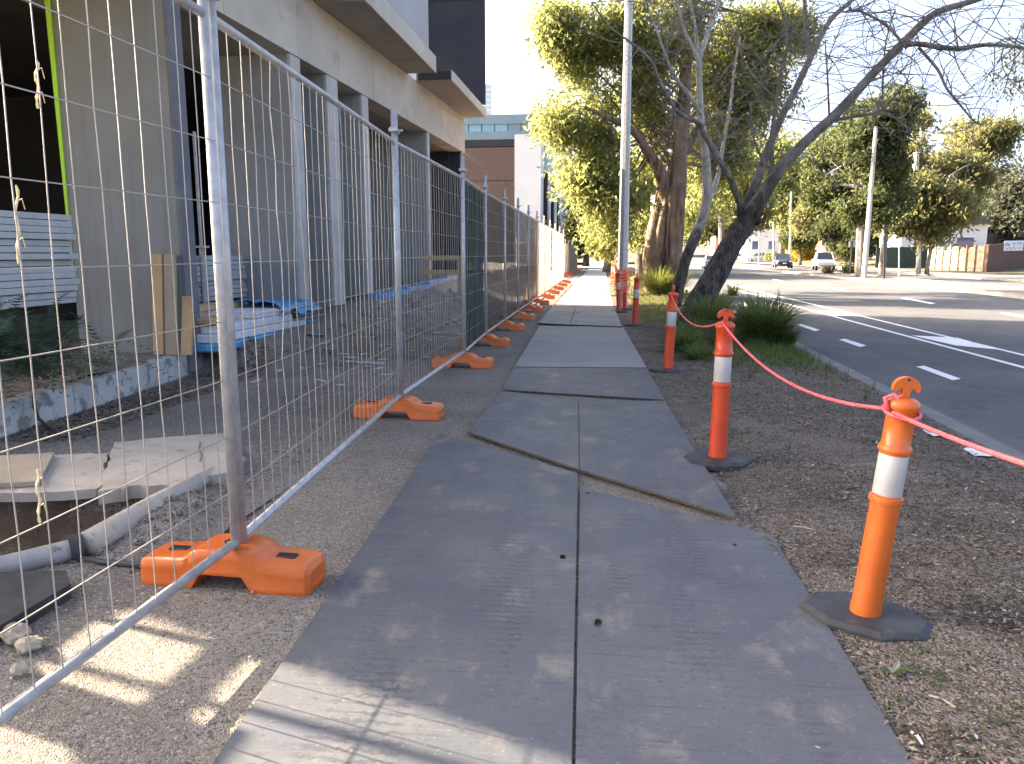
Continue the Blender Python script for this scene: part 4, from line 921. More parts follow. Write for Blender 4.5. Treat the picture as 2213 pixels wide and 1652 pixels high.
sk = MB(); sk.grid([[fp_(lerp(9.9, 12.35, i / 20), .285 + .05 * (j / 5) ** 2 + .03 * fnoise(i * .8, j, 2)) + Vector((0, 0, lerp(.38, .17, j / 5) + .02 * fnoise(i * .7, j, 3))) for j in range(6)] for i in range(21)])
part(sk, 'torn_skirt', 'bluewrap', pk, True)
for k in range(2): pbox(9.25, 11.2, -.70 + k * .2, -.62 + k * .2, .72 + k * .0, .80, 'timber', 'pine', .006)
pbox(9.22, 9.75, -.1, .2, .615, .70, 'offcut', 'pine', .02)
# low footing wall with blue membrane
fw_ = thing('membrane_wall', 'low concrete upstand with blue membrane along its top', 'low wall', (-4.4, 18, 0))
for k in range(4):
    y0, y1 = 15.0 + k * 1.9, 15.0 + k * 1.9 + 1.88; z1 = .62 + .05 * k
    part(fbox(y0, y1, .22 - .03 * k, .42 - .03 * k, -.05, z1), 'upstand', 'rubble', fw_)
    part(fbox(y0 - .01, y1 + .005, .19 - .03 * k, .45 - .03 * k, z1 + .002, z1 + .10 + .04 * (k > 1)), 'membrane_strip', 'bluewrap', fw_)
# offcuts and rods lying about
for u0, v0, u1, v1, m, lab in ((668, 776, 760, 770, 'rubber', 'thin black offcut lying on the site ground'), (748, 782, 830, 786, 'whiteply', 'thin white batten lying on the site ground')):
    a, b = G(u0, v0, .03), G(u1, v1, .03); o = part(MB().tube([a, b], .018, 6), 'offcut', m); tag(o, lab, 'offcut')
# black cable on the kerb
o = part(MB().tube([AtY(72, 850, 5.9), G(74, 880, .2), G(84, 905, .08), G(105, 925, .02), G(125, 936, .02)], .014, 6), 'cable', 'rubber', smooth=True); tag(o, 'black cable drooping over the white kerb', 'cable')
# ================================================================== poles
lp = G(1344, 662, 0)
t = thing('light_pole', 'tall octagonal galvanised steel pole at the path edge', 'light pole', lp)
part(MB().tube([lp, lp + Vector((0, 0, 5)), lp + Vector((0, 0, 11.5))], [.155, .125, .09], 8), 'shaft', 'galv', t)
part(MB().bevbox(lp + Vector((0, 0, .02)), (.36, .36, .04), .01), 'base_plate', 'galv', t)
part(MB().tube([lp + Vector((0, 0, 11.4)), lp + Vector((.8, 0, 12)), lp + Vector((2.4, 0, 12.2))], [.05, .045, .04], 8), 'arm', 'galv', t)
part(MB().bevbox(lp + Vector((2.7, 0, 12.2)), (.7, .3, .12), .03), 'lamp_head', 'galv', t)
sp = Vector((2.06, 34, 0)); t = thing('sign_post', 'slim steel post with an edge-on white sign by the brown trunk', 'sign post', sp)
part(MB().tube([sp - Vector((0, 0, .1)), sp + Vector((0, 0, 4.0))], .045, 8), 'post', 'galv', t); part(MB().bevbox(sp + Vector((.06, 0, 3.55)), (.03, .5, .75), .006, Matrix.Rotation(.15, 4, 'Z')), 'sign_plate', 'white', t)

# ================================================================== trees
def pxpath(pts, y0, y1, k=F):
    """(u, v, r in photograph pixels) along a limb whose distance runs from y0 to y1"""
    n = len(pts); P = []; R = []
    for i, (u, v, r) in enumerate(pts):
        y = lerp(y0, y1, i / (n - 1)); P.append(AtY(u, v, y)); R.append(r * y / F * .98)
    Q = []; S = []
    for i in range(n - 1):
        a, b = P[i], P[i + 1]; p0 = P[max(i - 1, 0)]; p3 = P[min(i + 2, n - 1)]
        for k_ in range(4):
            s = k_ / 4; m1 = (b - p0) * .5; m2 = (p3 - a) * .5
            h = 2 * s ** 3 - 3 * s * s + 1; Q.append(a * h + m1 * (s ** 3 - 2 * s * s + s) + b * (1 - h) + m2 * (s ** 3 - s * s)); S.append(lerp(R[i], R[i + 1], s))
    Q.append(P[-1]); S.append(R[-1]); return Q, S
TW = MB()
def twigs(mb, path, n, lmin, lmax, r, upb=.3, lo=.2, sub=3, rg=random.Random(3)):
    for k in range(n):
        i = rg.randint(int(len(path) * lo), len(path) - 1); p = path[i].copy(); d = Vector((rg.gauss(0, 1), rg.gauss(0, 1), rg.gauss(upb, .8))).normalized(); L = rg.uniform(lmin, lmax); m = 7
        cv = Vector((rg.gauss(0, 1), rg.gauss(0, 1), rg.gauss(0, 1))) * .16; q = [p]
        for j in range(m): d = (d + cv + Vector((rg.gauss(0, .12), rg.gauss(0, .12), rg.gauss(0, .12)))).normalized(); p = p + d * L / m; q.append(p.copy())
        mb.tube(q, [lerp(r, r * .25, j / m) for j in range(m + 1)], 4, False)
        for s in range(sub):
            j = rg.randint(2, m); p2 = q[j].copy(); d2 = (d + Vector((rg.gauss(0, 1), rg.gauss(0, 1), rg.gauss(.1, .8)))).normalized(); q2 = [p2]
            for _ in range(4): d2 = (d2 + Vector((rg.gauss(0, .2), rg.gauss(0, .2), rg.gauss(0, .2)))).normalized(); p2 = p2 + d2 * L * .13; q2.append(p2.copy())
            mb.tube(q2, [r * .4, r * .3, r * .25, r * .2, r * .12], 3, False)
def limbset(t, specs, mtl, name='limb', n=10):
    out = []
    for pts, y0, y1 in specs:
        Q, R = pxpath(pts, y0, y1); part(MB().tube(Q, R, n, True, .05), name, mtl, t, True); out.append(Q)
    return out
# bare leaning tree with the dark lower trunk
d1 = thing('bare_tree', 'leafless leaning tree with a thick dark lower trunk beside the road', 'tree', G(1500, 690, -.02))
tq, tr = pxpath([(1494, 706, 33), (1510, 660, 29), (1542, 604, 25), (1573, 544, 23), (1602, 494, 22), (1627, 462, 19)], 16.6, 17.4)
part(MB().tube(tq, tr, 22, True, .04, .06), 'trunk', 'bark_lean', d1, True)
part(rock('k', AtY(1634, 478, 17.25), .13, None, 3), 'knot', 'bark_lean', d1, True)
L1 = limbset(d1, [
    ([(1598, 500, 22), (1627, 455, 17), (1658, 409, 14), (1694, 356, 12), (1749, 299, 10.5), (1807, 247, 10), (1886, 161, 9), (1965, 79, 8), (2022, 29, 7), (2101, 3, 5.5), (2200, -30, 4)], 17.3, 15.5),
    ([(1601, 480, 12), (1621, 429, 11), (1654, 340, 9), (1682, 268, 8), (1718, 197, 7), (1750, 129, 6.5), (1793, 46, 5), (1843, 0, 4), (1880, -40, 3)], 17.4, 18.6),
    ([(1604, 492, 11), (1598, 441, 6.5), (1581, 393, 5.5), (1552, 342, 5.5), (1518, 284, 5.5), (1510, 266, 5), (1471, 247, 4.5), (1452, 225, 4), (1426, 177, 3.4), (1407, 132, 3), (1360, 90, 2.4), (1317, 58, 2), (1278, 6, 1.4)], 17.2, 15.2),
    ([(1640, 432, 7), (1666, 372, 5.5), (1668, 300, 4.6), (1680, 200, 4), (1693, 136, 3.5), (1707, 72, 2.8), (1680, 0, 2)], 17.3, 16.8),
    ([(1748, 135, 4), (1743, 64, 3.4), (1739, -10, 3)], 18.3, 18.5),
    ([(1962, 95, 5), (1990, 96, 5), (2029, 102, 5.2), (2072, 106, 5), (2130, 97, 3.6), (2213, 104, 2.8), (2290, 120, 2)], 15.9, 15.),
    ([(1985, 103, 3), (2026, 150, 2.8), (2045, 190, 2.4), (2065, 215, 2.2), (2101, 258, 1.8), (2122, 272, 1.2)], 15.8, 15.2),
    ([(1792, 262, 4), (1857, 250, 3.2), (1904, 240, 2.8), (1940, 200, 1.6), (1975, 165, 1)], 16.9, 16.5),
    ([(1908, 238, 2), (1908, 170, 1.8), (1915, 90, 1.4), (1935, 20, 1)], 16.6, 16.2), ([(1792, 250, 2.2), (1788, 160, 1.8), (1783, 90, 1.2)], 16.9, 17.5),
    ([(1960, 105, 3.2), (1915, 55, 2.6), (1860, 25, 2.4), (1830, 24, 1.8)], 15.9, 16.3),
    ([(1666, 372, 3), (1640, 330, 2.6), (1625, 280, 2.2), (1622, 220, 1.6)], 17.3, 17.6), ([(1680, 215, 2.6), (1640, 180, 2), (1605, 130, 1.6), (1590, 70, 1.2)], 17.2, 16.6)], 'bark_lean')
tw = MB()
for Q in L1: twigs(tw, Q, 17, .6, 2.2, .011, .35, .25)
twigs(tw, L1[0], 28, .8, 2.6, .014, .1, .45); twigs(tw, L1[5], 26, .6, 2.0, .012, .1, .1); twigs(tw, L1[10], 14, .6, 1.6, .010, .1, .1); twigs(tw, L1[7], 10, .6, 1.6, .010, .3, .1)
part(tw, 'twigs', 'bark_grey', d1)
# slimmer pale tree in front of it
d2 = thing('bare_tree', 'slim leafless tree with mottled pale trunk, left of the dark leaning trunk', 'tree', G(1462, 655, 0))
tq, tr = pxpath([(1458, 660, 15), (1466, 621, 13.5), (1480, 568, 12), (1499, 520, 11.5), (1512, 488, 11)], 19.5, 19.9)
part(MB().tube(tq, tr, 16, True, .05, .04), 'trunk', 'bark_slim', d2, True)
L2 = limbset(d2, [([(1510, 494, 11), (1528, 433, 11), (1527, 380, 10), (1523, 320, 8.5), (1516, 270, 8), (1513, 225, 7), (1510, 128, 6.5)], 19.9, 19.6),
    ([(1527, 440, 8), (1547, 397, 5.5), (1554, 366, 4.5), (1566, 296, 3.6), (1580, 220, 2.8), (1587, 150, 2.2), (1600, 80, 1.5)], 19.9, 20.6),
    ([(1510, 132, 6), (1500, 109, 4), (1478, 64, 3.6), (1461, 0, 3), (1450, -40, 2.4)], 19.6, 19.2), ([(1510, 132, 5), (1503, 64, 3.6), (1490, 0, 3), (1480, -40, 2)], 19.6, 19.9),
    ([(1510, 130, 6), (1532, 64, 5), (1548, 19, 4.4), (1564, -20, 3.6)], 19.6, 20), ([(1514, 245, 4), (1490, 205, 4), (1458, 167, 3.4), (1439, 122, 3), (1416, 58, 2.4), (1397, 6, 1.6)], 19.6, 18.8)], 'bark_slim')
tw = MB()
for Q in L2: twigs(tw, Q, 22, .6, 2.0, .011, .4, .25)
part(tw, 'twigs', 'bark_grey', d2)

def E_(u, v, y, ru, rv, rd=None, w=1.):
    c = AtY(u, v, y); return (c.x, c.y, c.z, ru * y / F, (rd or ru) * y / F, rv * y / F, w)
def leafy(label, base, trunk, ells, k, m, sig, L, W, lm, bm, droop=.4, name='leafy_tree', cat='tree', grp=None, limbs=(), shell=.3, nb=14, rbr=.05, trk=True):
    t = thing(name, label, cat, base, grp)
    if trk: part(MB().tube(trunk[0], trunk[1], 26, True, .02, .10), 'trunk', bm, t, True)
    P, C = clumpy(ells, k, m, sig, shell)
    V, Fc = leaves_geo(P, L, W, droop); npmesh('crown', V, Fc, lm, t)
    br = MB(); pts = [Vector(p) for p in trunk[0]]; rr = random.Random(int(abs(base[0] * 100)) + 1)
    for i in rr.sample(range(len(C)), min(len(C), nb)):
        c = Vector(C[i]); j = rr.randint(max(1, len(pts) // 2), len(pts) - 1); a = pts[j]; mid = a.lerp(c, .5) + Vector((rr.gauss(0, .3), rr.gauss(0, .3), rr.uniform(0, .6)))
        q = [a.lerp(mid, s) .lerp(mid.lerp(c, s), s) for s in (0, .2, .4, .6, .8, 1)]; br.tube(q, [rbr * (1.1 - .9 * s) for s in (0, .2, .4, .6, .8, 1)], 6, False)
    if nb: part(br, 'branches', bm, t, True)
    for pts_, y0, y1 in limbs:
        Q, R = pxpath(pts_, y0, y1); part(MB().tube(Q, R, 9, True, .08), 'limb', bm, t, True)
    return t
# the big yellow-green tree with the stringy trunk
Y = 31
mq, mr = pxpath([(1440, 618, 35), (1443, 590, 31), (1447, 540, 27), (1453, 470, 25), (1457, 420, 23), (1468, 330, 15), (1478, 240, 14), (1485, 120, 11), (1495, 0, 8)], Y, Y)
mt_ = leafy('big yellow green tree with a thick stringy brown trunk beside the path', (2.6, Y, 0), (mq, mr), [
    E_(1240, 130, 30, 85, 140, 90), E_(1195, 60, 29, 45, 70, 60, .6), E_(1330, 60, 30, 110, 130, 110, 1.1), E_(1450, 40, 31, 110, 150, 120, 1.1), E_(1215, 270, 29, 75, 60, 70, .7), E_(1290, 300, 30, 90, 120, 100, 1.1), E_(1400, 270, 32, 95, 130, 90, 1.),
    E_(1255, 390, 29, 45, 60, 50, .6), E_(1330, 430, 29, 75, 85, 80, .9), E_(1310, 510, 30, 45, 45, 50, .5), E_(1520, 180, 33, 100, 160, 90, 1.), E_(1610, 120, 33, 90, 110, 80, .8), E_(1560, 330, 34, 90, 110, 80, .75), E_(1660, 60, 33, 85, 80, 60, .7), E_(1590, 230, 33, 90, 90, 70, .8), E_(1650, 190, 34, 75, 90, 60, .7), E_(1720, 70, 34, 60, 70, 50, .5), E_(1590, 400, 36, 90, 70, 60, .8), E_(1680, 330, 36, 60, 60, 50, .5), E_(1520, 330, 34, 70, 90, 60, .7), E_(1380, 180, 31, 90, 120, 80, .8), E_(1500, 460, 35, 60, 60, 60, .4), E_(1395, 500, 33, 30, 60, 40, .35)],
    150, 40, .36, .26, .040, 'leaf_main', 'bark_red', .55, nb=46, rbr=.055, shell=.15, limbs=[([(1440, 430, 14), (1425, 370, 13), (1400, 330, 10), (1370, 285, 8), (1330, 262, 6), (1262, 232, 4)], 31, 29), ([(1300, 240, 4), (1322, 290, 5), (1350, 330, 5)], 29.3, 30), ([(1456, 430, 14), (1470, 350, 12), (1500, 290, 7), (1530, 240, 5)], 31, 32), ([(1400, 640, 9), (1405, 560, 16), (1412, 500, 14), (1425, 440, 12)], 30.5, 31)])
Q, R = pxpath([(1410, 618, 23), (1414, 580, 19), (1423, 520, 15), (1436, 460, 13), (1446, 420, 12)], 30.6, 30.9); part(MB().tube(Q, R, 22, True, .02, .12), 'trunk', 'bark_red', mt_, True)
Q, R = pxpath([(1392, 625, 16), (1386, 590, 14), (1385, 550, 12), (1392, 500, 8)], 33, 33); part(MB().tube(Q, R, 10, True, .1), 'trunk', 'bark_dark', mt_, True)
# trees farther along the path
def simple_trunk(u, vb, vt, y, r, lean=0, zb=None):
    b = AtY(u, vb, y); tp = AtY(u + lean, vt, y); 
    return ([b.lerp(tp, s) + Vector((.08 * math.sin(s * 5 + u), 0, 0)) for s in (0, .15, .35, .55, .75, 1)], [r * 1.25, r, r * .92, r * .8, r * .65, r * .4])
def tree_at(label, y, u, vb, vt, r, ells, k, m, sig, L, W, lm, bm, lean=0, grp=None, **kw):
    tk = simple_trunk(u, vb, vt, y, r, lean); return leafy(label, tk[0][0], tk, ells, k, m, sig, L, W, lm, bm, grp=grp, **kw)
GT = 'trees along the footpath'
tree_at('yellow green tree with a dark trunk right beside the far path', 55, 1318, 588, 440, .35, [E_(1330, 480, 55, 42, 50), E_(1370, 400, 58, 60, 70), E_(1290, 500, 56, 22, 30, 22, .4), E_(1400, 480, 60, 40, 60)], 110, 40, .55, .42, .075, 'leaf_main', 'bark_dark', grp=GT)
tree_at('dense dark green tree hanging over the left of the far path', 78, 1268, 576, 470, .3, [E_(1262, 480, 78, 36, 55), E_(1240, 530, 78, 22, 28, 22, .5), E_(1285, 520, 82, 20, 34, 20, .5)], 170, 45, .55, .45, .10, 'leaf_dark', 'bark_dark', grp=GT)
tree_at('small dark tree closing the far end of the path', 130, 1290, 566, 500, .3, [E_(1292, 520, 130, 26, 26)], 120, 40, .8, .7, .16, 'leaf_dark', 'bark_dark', grp=GT)
tree_at('mid green tree behind the stringy trunk by the road', 62, 1395, 592, 430, .3, [E_(1420, 470, 62, 60, 70), E_(1500, 420, 66, 60, 80)], 130, 40, .6, .45, .085, 'leaf_olive', 'bark_dark', grp=GT)
tree_at('green tree with loose crown between the stringy and pale trunks', 72, 1560, 580, 380, .28, [E_(1560, 380, 72, 70, 90), E_(1620, 440, 74, 50, 60), E_(1600, 300, 74, 70, 70)], 130, 42, .7, .5, .09, 'leaf_olive', 'bark_grey', grp='trees by the road')
# trees over the road
GR = 'trees on the median and far verge'
Y = 52
tree_at('tall dark crowned gum with pale trunk on the median', Y, 1856, 600, 250, .26, [E_(1895, 250, Y, 70, 60), E_(1860, 330, Y, 90, 60), E_(1920, 350, Y, 58, 90), E_(1800, 330, Y + 3, 60, 70), E_(1800, 420, Y + 2, 75, 65), E_(1880, 440, Y, 80, 55, None, .9), E_(1790, 500, Y + 3, 30, 25, None, .3), E_(1935, 240, Y, 45, 55, None, .6)], 170, 42, .36, .36, .062, 'leaf_dark', 'bark_grey', lean=20, grp=GR, nb=30, rbr=.08)
Q, R = pxpath([(1905, 600, 7.5), (1910, 540, 6.5), (1918, 460, 6), (1925, 380, 4)], Y + 3, Y + 3); q_ = thing('leafy_tree', 'slimmer dark leaved tree just right of the leaning concrete pole', 'tree', Q[0]); part(MB().tube(Q, R, 10, True, .08), 'trunk', 'bark_grey', q_, True)
P_, C_ = clumpy([E_(1925, 420, Y + 3, 45, 60), E_(1890, 380, Y + 4, 50, 40)], 60, 40, .5); V_, F_ = leaves_geo(P_, .4, .075); npmesh('crown', V_, F_, 'leaf_dark', q_)
Y = 62
tree_at('olive tree on the far verge, left trunk of the pair by the paling fence', Y, 1985, 594, 330, .15, [E_(1985, 430, Y, 60, 70), E_(1960, 350, Y + 4, 50, 50), E_(1950, 480, Y, 45, 40, None, .6), E_(1990, 260, Y + 6, 38, 24, None, .25)], 120, 45, .55, .42, .08, 'leaf_olive', 'bark_pale', grp=GR, nb=24, rbr=.06)
tree_at('olive tree on the far verge, forked right trunk of the pair', Y, 2001, 594, 380, .13, [E_(2050, 450, Y, 60, 55), E_(2020, 500, Y, 40, 28, None, .4), E_(2085, 390, Y + 3, 55, 70)], 120, 45, .55, .42, .08, 'leaf_olive', 'bark_grey', lean=50, grp=GR, nb=24, rbr=.06)
Y = 95
tree_at('tall broad golden olive tree behind the brick wall', Y, 2110, 570, 280, .4, [E_(2110, 310, Y, 80, 70), E_(2060, 390, Y, 70, 80), E_(2150, 400, Y, 70, 80), E_(2165, 300, Y, 40, 40, None, .5), E_(2010, 420, Y, 60, 80)], 130, 42, .8, .6, .11, 'leaf_olive', 'bark_grey', grp=GR, nb=24, rbr=.1)
tree_at('grey green tree at the right edge behind the brick wall', Y - 8, 2195, 570, 380, .35, [E_(2195, 430, Y - 8, 60, 90), E_(2150, 490, Y - 8, 80, 36), E_(2240, 440, Y - 8, 50, 70)], 130, 42, .8, .55, .11, 'leaf_grey', 'bark_dark', grp=GR, nb=20, rbr=.1)
tree_at('small olive tree with spreading pale limbs behind the white utility car', 92, 1782, 578, 450, .25, [E_(1775, 450, 92, 62, 40), E_(1735, 480, 92, 28, 34, None, .5), E_(1830, 470, 92, 30, 36, None, .5)], 120, 40, .6, .45, .09, 'leaf_olive', 'bark_pale', grp=GR, nb=26, rbr=.14)
tree_at('dark round street tree behind the concrete poles', 105, 1728, 575, 500, .2, [E_(1732, 515, 105, 44, 24)], 200, 40, .5, .5, .12, 'leaf_dark', 'bark_dark', grp=GR)
tree_at('bright green tree behind the leaning trunk over the road', 110, 1690, 575, 430, .3, [E_(1695, 440, 110, 46, 55), E_(1660, 400, 112, 40, 50), E_(1720, 390, 115, 40, 50)], 150, 40, .7, .6, .13, 'leaf_main', 'bark_dark', grp=GR)
tree_at('dark tree filling the gap behind the median gum', 100, 1840, 575, 480, .3, [E_(1840, 530, 100, 50, 34), E_(1880, 500, 104, 44, 40), E_(1960, 500, 98, 60, 40)], 170, 42, .7, .5, .12, 'leaf_dark', 'bark_dark', grp=GR)
# drooping crown that reaches in at the upper right
tb = Vector((16.9, 25.5, 0)); leafy('tree at the right edge with grey green drooping twigs', tb, ([tb, tb + Vector((0, 0, 3)), tb + Vector((-.1, 0, 6)), tb + Vector((-.3, 0, 9))], [.25, .2, .17, .1]), [E_(2200, 120, 25, 42, 65), E_(2180, 190, 25, 38, 55, None, .8), E_(2250, 60, 25, 60, 60), E_(2150, 30, 25, 30, 26, None, .25), E_(2260, 220, 25, 55, 80), E_(2190, 12, 25, 40, 20, None, .4)], 26, 30, .30, .15, .026, 'leaf_grey', 'bark_grey', 1.0, nb=22, rbr=.05, grp=GR)
# background masses of trees
def mass(name, ells, k, m, sig, L, W, lm):
    P, C = clumpy(ells, k, m, sig, .4); V, Fc = leaves_geo(P, L, W); o = npmesh(name, V, Fc, lm, None, 'stuff'); return o
mass('trees', [E_(u, 500 - 25 * abs(math.sin(u)), 210, 60, 38) for u in range(1360, 1720, 45)] + [E_(u, 520, 190, 60, 40) for u in range(1720, 2300, 50)], 90, 40, 1.6, 1.3, .35, 'leaf_olive')
mass('trees', [E_(u, 540, 160, 60, 24) for u in range(1750, 2300, 50)], 90, 40, 1.2, 1., .3, 'leaf_dark')

# ================================================================== plants
def blades(n, r, h, w, lean=.9, seg=4, rg=None, hv=.5):
    V = []; Fs = []
    rg = rg or RNG
    for i in range(n):
        a = rg.uniform(0, 2 * PI); rr = r * .35 * rg.uniform(0, 1) ** .5; bx, by = rr * math.cos(a), rr * math.sin(a); a2 = a + rg.normal() * .6
        H = h * rg.uniform(1 - hv, 1.15); ln = lean * rg.uniform(.15, 1.1); w_ = w * rg.uniform(.6, 1.2); dx, dy = math.cos(a2), math.sin(a2); sx, sy = -dy * w_, dx * w_; o = len(V)
        for s in range(seg + 1):
            q = s / seg; out = ln * r * 1.6 * q * q; z = H * (q - .48 * ln * q ** 3); k = (1 - q ** 2.2) if s else .7
            V += [(bx + dx * out - sx * k, by + dy * out - sy * k, z), (bx + dx * out + sx * k, by + dy * out + sy * k, z)]
        for s in range(seg): Fs.append((o + 2 * s, o + 2 * s + 1, o + 2 * s + 3, o + 2 * s + 2))
    return np.array(V), np.array(Fs)
def clump(u, v, n, r, h, w, m, label, z=-.02, grp='strappy grass clumps on the verge'):
    p = G(u, v, z); V, Fs = blades(n, r, h, w); t = thing('grass_clump', label, 'grass clump', (p.x, p.y, z), grp)
    o = npmesh('blades', V + np.array(tuple(p)), Fs, m, t); return p
clump(1652, 742, 620, .80, .95, .016, 'grass', 'dark strappy grass clump right of the leaning trunk, nearest the road')
clump(1610, 735, 260, .42, .62, .012, 'grass', 'dark strappy grass clump just behind the second bollard')
clump(1530, 722, 520, .65, .90, .016, 'grass', 'dark strappy grass clump at the foot of the leaning trunk')
clump(1478, 768, 380, .45, .55, .011, 'grass', 'dark low grass clump right behind the third bollard')
clump(1556, 690, 260, .5, .75, .013, 'grass', 'strappy grass clump on the road side of the leaning trunk')
clump(1500, 680, 260, .5, .75, .013, 'grass', 'strappy grass clump left of the leaning trunk')
clump(1425, 640, 800, 1.05, 1.2, .020, 'grass_lit', 'sunlit bright grass clump before the stringy brown trunk')
clump(1460, 632, 400, .8, 1.1, .020, 'grass_lit', 'sunlit grass clump behind the slim pale trunk')
clump(1395, 632, 160, .5, .6, .014, 'grass_lit', 'small sunlit grass clump left of the bright one')
clump(1585, 640, 120, .5, .55, .014, 'grass_lit', 'sunlit grass tuft at the road edge behind the trunk')
clump(1560, 752, 320, .5, .5, .011, 'grass', 'low dark grass clump between the second bollard and the leaning trunk')
clump(1500, 748, 300, .42, .6, .011, 'grass', 'dark grass clump behind the third bollard, nearer the trunk')
clump(1620, 700, 300, .6, .7, .012, 'grass', 'dark grass clump behind the nearest one at the road edge')
clump(1505, 785, 200, .3, .36, .009, 'grass', 'short grass tuft at the mulch edge by the third bollard')
clump(1700, 745, 170, .38, .38, .010, 'grass', 'low dark grass tuft at the gutter')
# ground cover of grass, sunlit behind the bollards
def turf(name, n, region, h, w, m, seed):
    rg = np.random.default_rng(seed); Vs = []; Fs = []; o = 0
    for i in range(n):
        x, y = region(rg); 
        V, f = blades(rg.integers(5, 11), .07, h * rg.uniform(.5, 1.2), w, 1., 2, rg); V = V + np.array([x, y, vz(x, y) - .005]); Vs.append(V); Fs.append(f + o); o += len(V)
    npmesh(name, np.concatenate(Vs), np.concatenate(Fs), m, None, 'stuff')
turf('grass', 900, lambda r: (r.uniform(.9, 2.4), r.uniform(16.5, 27)), .13, .006, 'grass_lit', 1)
turf('grass', 900, lambda r: (lambda y: (r.uniform(.5, edge(y) - .3), y))(r.uniform(27, 60)), .2, .012, 'grass_lit', 2)
turf('grass', 900, lambda r: (r.uniform(1.3, 3.2), r.normal(12.6, 1.2)), .22, .005, 'grass', 3)
turf('grass', 130, lambda r: (vleft(0) + abs(r.normal(0, .18)) - .02, r.uniform(6, 16)), .06, .004, 'grass', 4)
turf('grass', 40, lambda r: (r.normal(1.25, .16), r.normal(2.55, .25)), .05, .003, 'grass', 5)
# small weed by the nearest bollard
w = G(1928, 1462, 0); t = thing('weed', 'small green weed with broad leaves in the dirt below the nearest bollard', 'weed', (w.x, w.y, 0))
for k in range(8):
    a = k * .9; L = .05 + .02 * math.sin(k * 2); d = Vector((math.cos(a), math.sin(a), .55)); s = Vector((-math.sin(a), math.cos(a), 0)) * .012; b = Vector((w.x, w.y, .012))
    part(MB().add([b, b + d * L * .5 + s, b + d * L + Vector((0, 0, -.012)), b + d * L * .5 - s], [(0, 1, 2, 3)]), 'leaf', 'silver' if k < 3 else 'grass', t)
# feathery shrub and silver-leaved plant in the bed on the left
def fronds(cx_, cy, cz, n, L, seed, spread=1.):
    rg = np.random.default_rng(seed); Vs = []; Fs = []
    for i in range(n):
        a = rg.uniform(0, 2 * PI); el = rg.uniform(.1, 1.2); o = np.array([cx_ + rg.normal() * .16 * spread, cy + rg.normal() * .3 * spread, cz + rg.uniform(0, .35)])
        d = np.array([math.cos(a) * math.cos(el), math.sin(a) * math.cos(el), math.sin(el)]); l = L * rg.uniform(.6, 1.2)
        for j in range(16):
            q = j / 15; p = o + d * l * q + np.array([0, 0, -.45 * l * q * q]); w_ = .085 * math.sin(PI * min(1, q * .85 + .12)); t_ = d + np.array([0, 0, -.9 * q]); s = np.cross(d, [0, 0, 1]); s /= np.linalg.norm(s) + 1e-6
            for sg in (-1, 1):
                e = p + s * sg * w_ + t_ * .03; k = len(Vs); th = t_ / np.linalg.norm(t_) * .008
                Vs += [p - th, e, p + th * 1.6]; Fs.append((k, k + 1, k + 2))
    return np.array(Vs), np.array(Fs)
t = thing('feathery_shrub', 'dark green feathery leaved shrub at the left edge before the plank stack', 'shrub', (-5.25, 6.0, .25))
V_, F_ = fronds(-5.12, 6.0, .42, 300, .80, 4, 1.4); npmesh('fronds', V_, F_, 'fern', t)
t = thing('silver_plant', 'low silvery leaved plant spilling over the white kerb', 'plant', (-5.05, 6.9, .28))
P_, C_ = clumpy([(-5.0, 6.75, .42, .17, .45, .14), (-5.1, 7.3, .42, .15, .5, .10)], 42, 14, .06); V_, F_ = leaves_geo(P_, .045, .014, .1); npmesh('leaves', V_, F_, 'silver', t)
# leaf and bark litter
def litter(name, n, region, L, W, m, seed, zf):
    rg = np.random.default_rng(seed); P = []
    while len(P) < n:
        x, y = region(rg); P.append((x, y, zf(x, y) + rg.uniform(.002, .012)))
    P = np.array(P); d = rg.normal(size=(n, 3)); d[:, 2] *= .16; d /= np.linalg.norm(d, axis=1)[:, None]; up = np.array([0, 0, 1.]) + rg.normal(size=(n, 3)) * .25; s = np.cross(d, up); s /= np.linalg.norm(s, axis=1)[:, None]
    k = rg.uniform(.4, 1.5, n)[:, None]; l = d * L * k; w = s * W * k; b = np.array([0, 0, 1.]) * (W * .35)
    V = np.stack([P - l * .5, P + w + b * .4, P + l * .5, P - w], 1).reshape(-1, 3); V[:, 2] += .004
    npmesh(name, V, np.arange(n * 4).reshape(-1, 4), m, None, 'stuff')
def vreg(r):
    while 1:
        y = 1.6 + (r.uniform(0, 1) ** 1.7) * 17; x = r.uniform(vleft(y) - .05, edge(y) - .25); 
        c = fnoise(x, y, 2.2) + .7 * fnoise(x, y, 6); near = (x - vleft(y))
        if c + min(.55, near * .6) > r.uniform(-.3, .75): return x, y
litter('leaf_litter', 70000, vreg, .027, .0050, 'litter', 3, vz)
litter('leaf_litter', 3400, vreg, .022, .0045, 'litter_pale', 4, vz)
litter('leaf_litter', 5000, lambda r: (r.uniform(-5, -4.2) + .0, r.uniform(5.6, 10)), .045, .009, 'litter', 6, hz)
litter('leaf_litter', 2600, lambda r: (r.uniform(-3.3, -2.1), r.uniform(3.2, 9)), .03, .006, 'litter', 7, hz)
litter('gravel_bits', 1300, lambda r: (r.uniform(-2.6, -1.15), .8 + 12 * r.uniform(0, 1) ** 1.6), .012, .005, 'litter_pale', 8, lambda x, y: .0)
litter('gravel_bits', 260, lambda r: (r.uniform(-2.0, 1.0), .8 + 15 * r.uniform(0, 1) ** 2), .016, .003, 'litter', 9, lambda x, y: .0 if x < -1.15 else .019)
